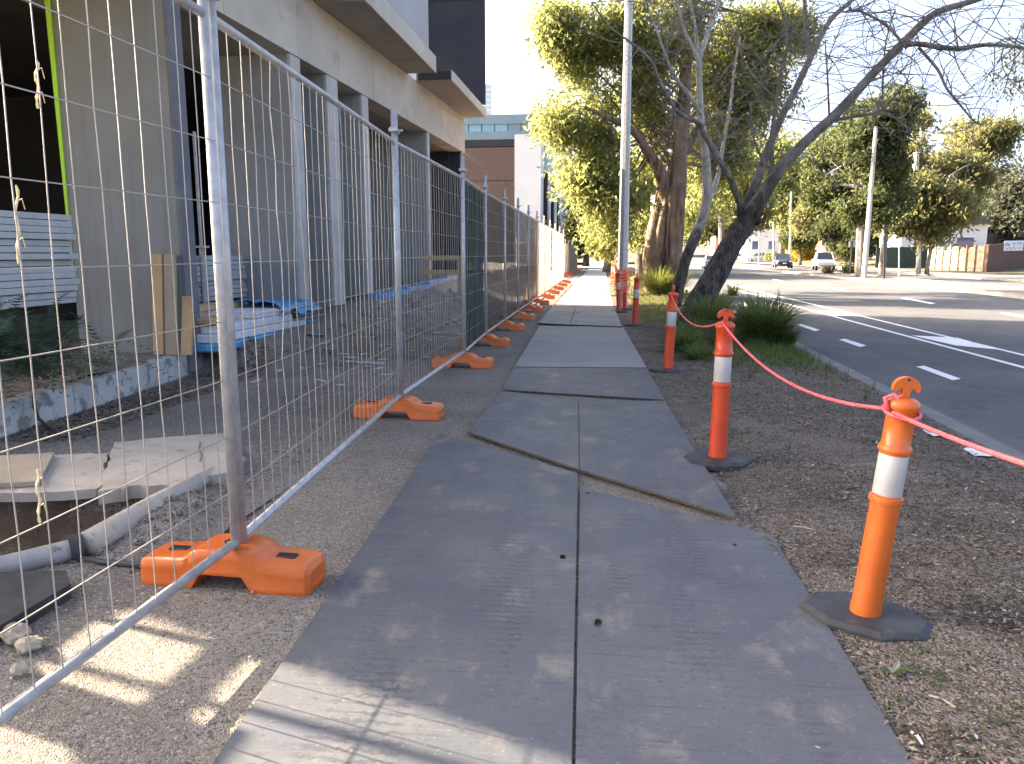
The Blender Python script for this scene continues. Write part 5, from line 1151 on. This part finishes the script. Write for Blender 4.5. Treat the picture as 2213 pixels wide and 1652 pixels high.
for u, v, lu, lv, lab in ((1713, 1138, 1762, 1146, 'pale dry stick lying on the verge dirt'), (1970, 1583, 1994, 1609, 'white straw lying in the dirt at lower right'), (2008, 1503, 2066, 1530, 'pale straight twig on the dirt at lower right'), (1690, 852, 1660, 846, 'thin twig by the grass clumps')):
    a, b = G(u, v, .02), G(lu, lv, .02); o = part(MB().tube([a, a.lerp(b, .5) + Vector((.004, .006, .004)), b], .0045, 5), 'stick', 'white' if 'straw' in lab else 'pine_grey'); tag(o, lab, 'stick')
for u, v, lab, sd in ((2030, 935, 'crumpled white paper scrap by the gutter, upper one', 1), (2120, 975, 'torn white plastic scrap by the gutter, larger one', 2)):
    p = G(u, v, -.04); mb = MB(); mb.grid([[(p.x + i * .05 - .1, p.y + j * .06 - .12, vz(p.x, p.y) + .02 + .016 * fnoise(i * 1.5 + sd, j * 1.7, 2)) for j in range(5)] for i in range(4)]); o = part(mb, 'litter_scrap', 'white'); tag(o, lab, 'litter')
# ================================================================== cars
def car(name, label, kind, pm, loc, rz, grp='cars on the street'):
    t = thing(name, label, 'car', loc, grp); t.rotation_euler.z = rz
    P = dict(sedan=dict(L=4.6, W=1.8, H=1.45, belt=.92, st=[(-2.28, .70, .42, .80), (-2.2, .80, .32, .95), (-1.6, .88, .26, .98), (-.5, .9, .22, .95), (.8, .9, .22, .93), (1.5, .88, .25, .88), (2.1, .80, .30, .76), (2.3, .66, .40, .62)], gh=[(-1.75, .72, .68, 0), (-1.05, .80, .60, 1), (.15, .80, .60, 1), (1.05, .78, .66, 0)]),
             suv=dict(L=4.6, W=1.86, H=1.66, belt=1.05, st=[(-2.25, .76, .45, .9), (-2.18, .84, .36, 1.05), (-1.6, .9, .32, 1.08), (-.5, .92, .28, 1.06), (.8, .92, .28, 1.04), (1.5, .9, .30, 1.0), (2.1, .84, .36, .88), (2.28, .72, .46, .72)], gh=[(-2.05, .76, .70, 0), (-1.6, .82, .64, 1), (.2, .82, .64, 1), (1.1, .80, .68, 0)]),
             ute=dict(L=5.1, W=1.86, H=1.78, belt=1.10, st=[(-2.55, .82, .55, 1.05), (-2.5, .88, .45, 1.08), (-1.6, .92, .38, 1.08), (-.5, .92, .34, 1.10), (.8, .92, .34, 1.08), (1.6, .91, .36, 1.05), (2.35, .86, .40, .95), (2.55, .74, .50, .80)], gh=[(-1.0, .80, .74, 0), (-.75, .82, .68, 1), (.45, .82, .66, 1), (1.25, .80, .72, 0)]))[kind]
    b = MB(); R = []
    for y, hw, zb, zt in P['st']:
        pts = [(hw * .86, zb), (hw, zb + .14), (hw * 1.0, lerp(zb, zt, .62)), (hw * .96, zt - .05), (hw * .86, zt)]; R.append([(-x, y, z) for x, z in pts[::1]] [::1] + [(x, y, z) for x, z in pts[::-1]])
    n = len(R[0]); b.v = [p for r in R for p in r]
    for i in range(len(R) - 1):
        for j in range(n): b.f.append((i * n + j, i * n + (j + 1) % n, i * n + n + (j + 1) % n, i * n + n + j))
    b.f += [tuple(range(n)), tuple(range(len(R) * n - 1, (len(R) - 1) * n - 1, -1))]
    part(b, 'body', pm, t, auto=35, world=False)
    H, bl_ = P['H'], P['belt'] - .02; gh = P['gh']; (y0, a0, c0, _), (y1, a1, c1, _), (y2, a2, c2, _), (y3, a3, c3, _) = gh
    def q(y, hw, z, s): return (s * hw, y, z)
    rf = MB().add([q(y1, c1, H - .03, -1), q(y1, c1, H - .03, 1), q(y2, c2, H - .02, 1), q(y2, c2, H - .02, -1), q(y1 + .1, c1 * .85, H, -1), q(y1 + .1, c1 * .85, H, 1), q(y2 - .1, c2 * .85, H, 1), q(y2 - .1, c2 * .85, H, -1)], [(4, 5, 6, 7), (0, 1, 5, 4), (1, 2, 6, 5), (2, 3, 7, 6), (3, 0, 4, 7), (3, 2, 1, 0)])
    part(rf, 'roof', pm, t, auto=50, world=False)
    def lerp3(a, b, k): return tuple(a[i] + (b[i] - a[i]) * k for i in range(3))
    def pane(nm, a, b_, c, d, ins=.06):
        m = MB().add([a, b_, c, d], [(0, 1, 2, 3)]); part(m, nm, 'carglass', t, world=False)
    A = {s: [q(y0, a0, bl_, s), q(y1, c1, H - .03, s), q(y2, c2, H - .02, s), q(y3, a3, bl_ - .02, s)] for s in (-1, 1)}
    pane('windscreen', A[-1][3], A[1][3], A[1][2], A[-1][2]); pane('rear_window', A[1][0], A[-1][0], A[-1][1], A[1][1])
    for s in (-1, 1): pane('side_window', *(A[s] if s > 0 else A[s][::-1]))
    for s in (-1, 1):
        m = MB(); m.tube([A[s][3], A[s][2]], .04, 6).tube([A[s][0], A[s][1]], .05, 6); ymid = (y1 + y2) / 2
        m.tube([(s * .9 * a1 / .82, ymid, bl_), (s * c1 * 1.02, ymid, H - .03)], .045, 6).tube([A[s][1], A[s][2]], .035, 6); part(m, 'pillars', pm, t, world=False)
        part(MB().bevbox((s * (a3 + .20), y3 - .18, bl_ + .08), (.20, .10, .14), .03), 'mirror', pm, t, world=False)
        for yw in (-P['L'] * .29, P['L'] * .31):
            w = MB().tube([(s * (P['W'] / 2 - .21), yw, .33), (s * (P['W'] / 2 - .01), yw, .33)], .33, 18); wo = part(w, 'wheel', 'tyre', t, auto=40, world=False)
            part(MB().tube([(s * (P['W'] / 2 - .012), yw, .33), (s * (P['W'] / 2 + .004), yw, .33)], .215, 14), 'rim', 'rim', wo, world=False)
        yf = P['L'] / 2; zf = P['st'][-2][3] - .10; hwf = P['st'][-2][1]
        part(MB().bevbox((s * (hwf - .16), yf - .20, zf), (.32, .16, .15), .04, Matrix.Rotation(-s * .35, 4, 'Z')), 'headlight', 'lamp', t, auto=40, world=False)
        part(MB().bevbox((s * (P['st'][1][1] - .10), -yf + .12, P['belt'] - .16), (.22, .16, .18), .03), 'tail_light', 'taillamp', t, auto=40, world=False)
    yf = P['L'] / 2
    part(MB().bevbox((0, yf - .085, P['st'][-1][3] - .04), (.75, .10, .13), .02), 'grille', 'black', t, world=False)
    part(MB().bevbox((0, yf - .06, P['st'][-1][2] + .05), (.9, .10, .10), .02), 'air_intake', 'black', t, world=False)
    part(MB().box((0, yf + .005, P['st'][-1][2] + .15), (.37, .02, .11)), 'number_plate', 'white', t, world=False)
    part(MB().box((0, -yf - .0, P['st'][0][2] + .22), (.37, .03, .11)), 'number_plate', 'white', t, world=False)
    if kind == 'ute':
        part(MB().box((0, -1.75, 1.085), (1.6, 1.45, .02)), 'tray_cover', 'black', t, world=False)
    return t
def onroad(u, v): return G(u, v, ROADZ)
c = onroad(1537, 581.5); car('parked_car', 'silver sedan driving away, half hidden by the dark leaning trunk', 'sedan', 'silverpaint', (c.x, c.y, ROADZ), -.06)
c = onroad(1690, 581); car('parked_car', 'dark blue car facing the camera beyond the median', 'suv', 'navypaint', (c.x, c.y, ROADZ), PI - .12)
c = onroad(1779, 584); car('parked_car', 'white utility car facing the camera, right of the dark blue one', 'ute', 'whitepaint', (c.x, c.y, ROADZ), PI - .16)
for i, (x, y, z, k, pm, lab, rz) in enumerate(((29, 150, .05, 'suv', 'greypaint', 'grey parked car far off behind the trees by the shops', 1.2), (26.5, 160, .1, 'sedan', 'silverpaint', 'silver parked car far off beside the grey one', 1.2), (22, 300, 5.5, 'suv', 'greypaint', 'dark car on the hill road far behind', PI), (15, 300, 5.5, 'sedan', 'whitepaint', 'white car on the hill road far behind', 0), (42, 128, .5, 'sedan', 'whitepaint', 'white parked car behind the yellow bush', 1.3), (6.8, 118, ROADZ, 'suv', 'navypaint', 'blue car far up the near lane seen past the brown trunk', 0))):
    car('parked_car', lab, k, pm, (x, y, z), rz)

# ================================================================== far side of the street
pf = thing('paling_fence', 'sunlit timber paling fence running up to the brick wall', 'fence', (36, 78, 0))
A, B = G(2126, 590, .0), G(2006, 582, .1)
pm_ = MB(); n = 150
for i in range(n):
    p = A.lerp(B, (i + .5) / n); h = 2.0 + random.uniform(-.03, .03) + .1 * math.sin(i * .1); d = (B - A).normalized()
    pm_.box(p + Vector((0, 0, h / 2 + .05)), (.02, (B - A).length / n * .9, h), Matrix.Rotation(math.atan2(d.y, d.x) - PI / 2 + random.uniform(-.02, .02), 4, 'Z'))
o = part(pm_, 'palings', 'pine_grey', pf); o['kind'] = 'stuff'
for i in range(8): p = A.lerp(B, i / 7) + Vector((-.09, 0, 0)); part(MB().box(p + Vector((0, 0, 1.08)), (.12, .12, 2.25)), 'post', 'pine_grey', pf)
for z in (.4, 1.05, 1.7): part(MB().tube([A + Vector((-.05, 0, z)), B + Vector((-.05, 0, z))], .045, 4), 'rail', 'pine_grey', pf)
bw = thing('brick_wall', 'brown brick wall on the right with a pale printed sign', 'wall', (38, 73, 0))
W0 = G(2131, 590.5, .0); W1 = W0 + Vector((13.5, 9.5, .9)); d = (W1 - W0); d.z = 0; d.normalize(); nn = Vector((d.y, -d.x, 0))
part(MB().extr([W0 - Vector((0, 0, .3)), W1 - Vector((0, 0, .3)), W1 + Vector((0, 0, 2.2)), W0 + Vector((0, 0, 2.1))], -nn * .25), 'wall', 'brick', bw)
part(MB().extr([W0 + Vector((0, 0, 2.103)) + nn * .02, W1 + Vector((0, 0, 2.203)) + nn * .02, W1 + Vector((0, 0, 2.3)) + nn * .02, W0 + Vector((0, 0, 2.2)) + nn * .02], -nn * .29), 'coping', 'brick', bw)
s0, s1 = W0.lerp(W1, .12) + nn * .03, W0.lerp(W1, .285) + nn * .03
sg = part(MB().extr([s0 + Vector((0, 0, 1.62)), s1 + Vector((0, 0, 1.5)), s1 + Vector((0, 0, 2.32)), s0 + Vector((0, 0, 2.42))], nn * .03), 'sign', 'white', bw)
zz = lambda k: 2.02 - .11 * k
def smear(k0, k1, dz, h, m, seed):
    mb = MB(); P0 = [s0.lerp(s1, lerp(k0, k1, i / 10)) + nn * .036 + Vector((0, 0, zz(lerp(k0, k1, i / 10)) + dz + h * .5 * math.sin(i * 1.3 + seed))) for i in range(11)]
    mb.grid([[p - Vector((0, 0, h * (.4 + .3 * math.sin(i * 2.1 + seed)))), p + Vector((0, 0, h * (.4 + .3 * math.cos(i * 1.7))))] for i, p in enumerate(P0)]); part(mb, 'sign_print', m, sg)
smear(.06, .28, .10, .16, 'signblue', 1); smear(.42, .58, .16, .10, 'signblue', 2); smear(.66, .93, .18, .10, 'signblue', 3); smear(.12, .6, -.2, .18, 'signgold', 4); smear(.7, .92, -.2, .10, 'signgold', 6)
bk = MB(); bk.grid([[W0.lerp(W1, i / 8) + nn * .2 + Vector((0, 0, -.02 + .9 * (i / 8))), W0.lerp(W1, i / 8) + nn * 7 + Vector((1, 0, -.1 + .25 * i / 8))] for i in range(11)]); struct(bk, 'grass_bank', 'lawn')
mf = thing('metal_fence', 'dark slatted fence standing behind the brick wall', 'fence', (40, 86, 0))
for i in range(26): part(MB().box((38 + i * .55, 84 + i * .35, 2.2), (.42, .06, 2.6)), 'panel', 'roof', mf)
# concrete street poles
def cpole(u, vb, y, ut, h, r, label, m='finedge'):
    b = AtY(u, vb, y); tp = AtY(ut, vb - 100, y); d = (tp - b).normalized(); t = thing('street_pole', label, 'pole', b, 'street poles across the road'); part(MB().tube([b, b + d * h], [r, r * .6], 10), 'shaft', m, t, auto=50)
cpole(1867, 604, 50, 1875, 9, .17, 'pale leaning concrete pole on the median')
cpole(1707, 575, 95, 1709, 8.5, .17, 'concrete pole behind the dark blue car')
cpole(1671, 572, 110, 1672, 8, .13, 'steel pole left of the yellow bush', 'galv')
cpole(1640, 574, 100, 1641, 5, .09, 'thin steel pole before the red awning', 'galv')
cpole(1910, 605, 49, 1910, 2.6, .05, 'dark bare post on the median, left of two', 'black')
cpole(1943, 607, 48, 1943, 2.4, .045, 'grey signless post on the median, right of two', 'galv')
t = thing('street_sign', 'grey back of a road sign on a dark post beside the white utility car', 'sign', AtY(1837, 592, 58)); b = AtY(1837, 592, 58)
part(MB().tube([b, b + Vector((0, 0, 2.3))], .05, 8), 'post', 'black', t); part(MB().bevbox(b + Vector((0, 0, 2.1)), (.42, .03, .5), .01), 'plate', 'galv', t)
# shops and houses behind the trees
def house(label, x, y, w, d, h, rh, wm, rm, z=0., doors=True, gable=True, name='house', cat='house', win=3):
    t = thing(name, label, cat, (x, y, z)); part(MB().box((x, y, z + h / 2), (w, d, h)), 'walls', wm, t)
    r = MB(); o = .4; r.add([(x - w / 2 - o, y - d / 2 - o, z + h), (x + w / 2 + o, y - d / 2 - o, z + h), (x + w / 2 + o, y + d / 2 + o, z + h), (x - w / 2 - o, y + d / 2 + o, z + h), (x - (w / 2 if not gable else 0), y - d / 2 - o, z + h + rh), (x, y + d / 2 + o, z + h + rh)] if gable else [], [(0, 1, 4), (1, 2, 5, 4), (2, 3, 5), (3, 0, 4, 5), (3, 2, 1, 0)] if gable else [])
    if not gable: r.box((x, y, z + h + rh / 2 + .002), (w + .3, d + .3, rh))
    part(r, 'roof', rm, t)
    for i in range(win):
        wx = x - w / 2 + w * (i + .5) / win; f = part(MB().box((wx, y - d / 2 - .02, z + h * .55), (w / win * .45, .08, h * .34)), 'window', 'white', t); part(MB().box((wx, y - d / 2 - .065, z + h * .55), (w / win * .39, .03, h * .28)), 'pane', 'blueglass', f)
    return t
house('white gabled house behind the green sheet fence', 33.5, 85, 8, 6, 4.2, 2.4, 'whitewall', 'roof', .2, win=2)
house('low white house with dark roof behind the olive trees', 45, 108, 12, 8, 3.4, 1.6, 'whitewall', 'roof', .6)
house('small white shop behind the hedge', 32, 158, 9, 8, 5.5, .4, 'whitewall', 'whitewall', .1, gable=False, name='shop', cat='shop')
house('terracotta fronted shop behind the dark round tree', 41, 140, 9, 7, 4.4, .4, 'terracotta', 'terracotta', .4, gable=False, name='shop', cat='shop')
t = house('brown shop with a red awning far down the street', 27.5, 175, 7, 8, 4.5, .4, 'terracotta', 'roof', .4, gable=False, name='shop', cat='shop')
part(MB().extr([(23.6, 170.8, 3.0), (31, 170.8, 3.0), (31, 168.8, 2.2), (23.6, 168.8, 2.2)], (0, 0, .12)), 'awning', 'red', t)
for i, (x, y, w, h, m, lab) in enumerate(((18, 470, 30, 9, 'whitewall', 'pale long building at the top of the hill road'), (52, 440, 24, 10, 'brick', 'brick building at the right of the hilltop'), (-6, 480, 22, 12, 'wallpanel', 'grey building at the left of the hilltop'), (36, 350, 14, 6, 'whitewall', 'white house halfway up the hill'), (8, 300, 6, 5, 'whitewall', 'small white building left of the hill road'))):
    house(lab, x, y, w, 8, h, 1.5, m, 'roof', 12 if y > 400 else 7 if y > 310 else 4.5, name='hill_building', cat='building', win=4, gable=False)
gf = thing('green_fence', 'dark green steel sheet fence in front of the white house', 'fence', (34, 80, 0))
for i in range(12): part(MB().box((27 + i * 1.25, 79.5 + .1 * i, 1.15), (1.22, .06, 2.0 + .05 * (i % 2))), 'sheet', 'greenfence', gf)
t = thing('hedge', 'clipped green hedge beside the white shop', 'hedge', (33, 140, 0)); P_, C_ = clumpy([(30.5, 145, 1.2, 2.2, 1, 1.2), (34, 144, 1.2, 2.2, 1, 1.2)], 120, 30, .3); V_, F_ = leaves_geo(P_, .3, .1); npmesh('leaves', V_, F_, 'leaf_main', t)
t = thing('golden_bush', 'round golden yellow bush behind the street poles', 'bush', (36, 130, 0)); P_, C_ = clumpy([E_(1722, 542, 130, 22, 19), E_(1745, 545, 132, 22, 17)], 130, 30, .35); V_, F_ = leaves_geo(P_, .35, .12); npmesh('leaves', V_, F_, 'leaf_gold', t)
for u, v, lab in ((1832, 582, 'low clipped shrub by the grey sign post'), (1846, 583, 'yellow green shrub right of the grey sign post'), (1790, 585, 'small dry shrub on the median before the white utility car')):
    t = thing('shrub', lab, 'shrub', AtY(u, v + 6, 62)); P_, C_ = clumpy([E_(u, v, 62, 9, 7)], 60, 22, .14); V_, F_ = leaves_geo(P_, .16, .05); npmesh('leaves', V_, F_, 'leaf_gold' if 'yellow' in lab else 'leaf_olive', t)

# ================================================================== buildings beyond the site
YB = 58.
def bpx(u, v, y): return AtY(u, v, y)
x0, x1, x2 = bpx(960, 500, YB).x, bpx(1112, 500, YB).x, bpx(1168, 500, YB).x; zt = bpx(1100, 290, YB).z
t = thing('brown_building', 'brown clad building with a tall white end wall beyond the site', 'building', (x1, YB, 0))
zs_ = [0, 3.0, 6.8, zt - .9]
for z0, z1 in zip(zs_, zs_[1:]):
    for k in range(3): part(MB().box((lerp(-19, x1, (k + .5) / 3), YB + 3, (z0 + z1) / 2), ((x1 + 19) / 3 - .03, 6, z1 - z0 - .04)), 'cladding_panel', 'brownwall', t)
part(MB().box(((x1 - 19) / 2, YB + 3, zt - .62), (x1 + 19, 6.1, .5)), 'parapet', 'blackbox', t)
part(MB().box(((x1 - 19) / 2, YB + 9.1, (zt - .9) / 2), (x1 + 18.8, 17.8, zt - .95)), 'core', 'blackbox', t)
part(MB().box(((x1 + x2) / 2 + .01, YB + 1.2, zt / 2 - .2), (x2 - x1, 2.6, zt + .3)), 'end_wall', 'whitewall', t)
for y, u0, u1, v, m in ((64, 1172, 1182, 372, 'blackbox'), (70, 1183, 1196, 392, 'blackbox'), (78, 1192, 1206, 422, 'blackbox')):
    a, b = bpx(u0, 500, y).x, bpx(u1, 500, y).x; part(MB().box(((a + b) / 2, y + 1, bpx(u0, v, y).z / 2), (b - a, 2, bpx(u0, v, y).z)), 'fin_wall', m, t)
    part(MB().box((b + .05, y + 1.5, bpx(u0, v, y).z / 2 + .2), (.16, 2, bpx(u0, v, y).z + .3)), 'white_edge', 'whitewall', t)
a = bpx(1100, 560, YB - .3); part(MB().box((a.x + 2.6, YB - .2, 1.2), (.1, .1, 5)), 'timber_post', 'pine_grey', t)
cb = part(MB().tube([AtY(1003, 330, 30), AtY(1050, 365, 42), AtY(1112, 408, YB - .1)], .018, 4), 'cable', 'black'); tag(cb, 'thin cable slanting across the brown cladding', 'cable')
Yt = 80
t = thing('glass_building', 'low teal glass building rising behind the brown one', 'building', (-11, Yt, 0))
z1, z0 = bpx(1100, 250, Yt).z, bpx(1100, 284, Yt).z; xr = bpx(1183, 300, Yt).x; xl = bpx(985, 300, Yt).x
part(MB().box(((xl + xr) / 2, Yt + 5, z0 / 2), (xr - xl, 10, z0)), 'storeys', 'teal_panel', t)
for k in range(7):
    a, b = lerp(xl, xr, k / 7), lerp(xl, xr, (k + 1) / 7); part(MB().box(((a + b) / 2, Yt + 5, (z0 + z1) / 2 + .01), (b - a - .08, 9.9, z1 - z0)), 'glass_panel', 'teal_panel' if k > 3 else 'teal', t)
part(MB().box(((xl + xr) / 2, Yt + 5, z1 - .35), (xr - xl + .1, 10.1, .9)), 'roof_edge', 'teal_panel', t)
def tower(label, u0, u1, vt, y, m, nf, mg='wallpanel', zb=0):
    x0, x1 = bpx(u0, 500, y).x, bpx(u1, 500, y).x; zt = bpx(u0, vt, y).z; t = thing('office_tower', label, 'tower', ((x0 + x1) / 2, y, 0))
    part(MB().box(((x0 + x1) / 2, y + (x1 - x0) / 2, zt / 2), (x1 - x0, x1 - x0, zt)), 'core', mg, t); fh = zt / nf
    w_ = None
    for k in range(nf):
        zc = fh * (k + .5)
        if w_ is None: o = part(MB().box((0, 0, 0), (x1 - x0 + .12, x1 - x0 + .12, fh * .62)), 'window_band', m, t, world=False); w_ = o.data
        else: o = bpy.data.objects.new('window_band', w_); COL.objects.link(o); o.parent = t
        o.location = (0, (x1 - x0) / 2, zc)
tower('blue glass tower behind the yellow green tree', 1196, 1229, 256, 125, 'hazeglass', 12)
tower('shorter dark glass block just left of the far tree', 1205, 1222, 425, 100, 'blueglass', 5)
tower('pale striped tower far off beside the dark wall', 1046, 1062, 182, 420, 'hazeglass', 34, 'whitewall')
# sign on the beige cloth
y = 29.0; X_ = fx(y) + .06; a = AtY(1166, 512, y)
t = thing('fence_sign', 'tall cream site sign hung on the beige fence', 'sign', (X_, y, 1.0))
part(MB().box((X_, y, 1.62), (.012, 1.1, 1.45)), 'board', 'cream', t); part(MB().box((X_ + .008, y, .96), (.010, 1.12, .12)), 'footer', 'mesh_or', t)
part(MB().box((X_ + .008, y + .05, 1.28), (.006, .24, .28)), 'print', 'signgreen', t)
for z in (2.05, 1.72): part(MB().box((X_ + .008, y, z), (.005, .7, .05)), 'print', 'black', t)
# timber and barriers on the far part of the site, seen through the cloth
t = thing('timber_barrier', 'timber rail barrier with an orange post behind the first beige cloth', 'barrier', (-3.4, 17, 0))
for z in (1.05, 1.4): part(MB().box((-3.6, 19.0, z), (1.7, .06, .12)), 'rail', 'pine', t)
part(MB().tube([(-3.0, 18.9, .2), (-3.0, 18.9, 1.5)], .06, 8), 'orange_post', 'mesh_or', t)
for x in (-4.3, -3.5): part(MB().box((x, 19.05, .7), (.09, .06, 1.5)), 'leg', 'pine_grey', t)
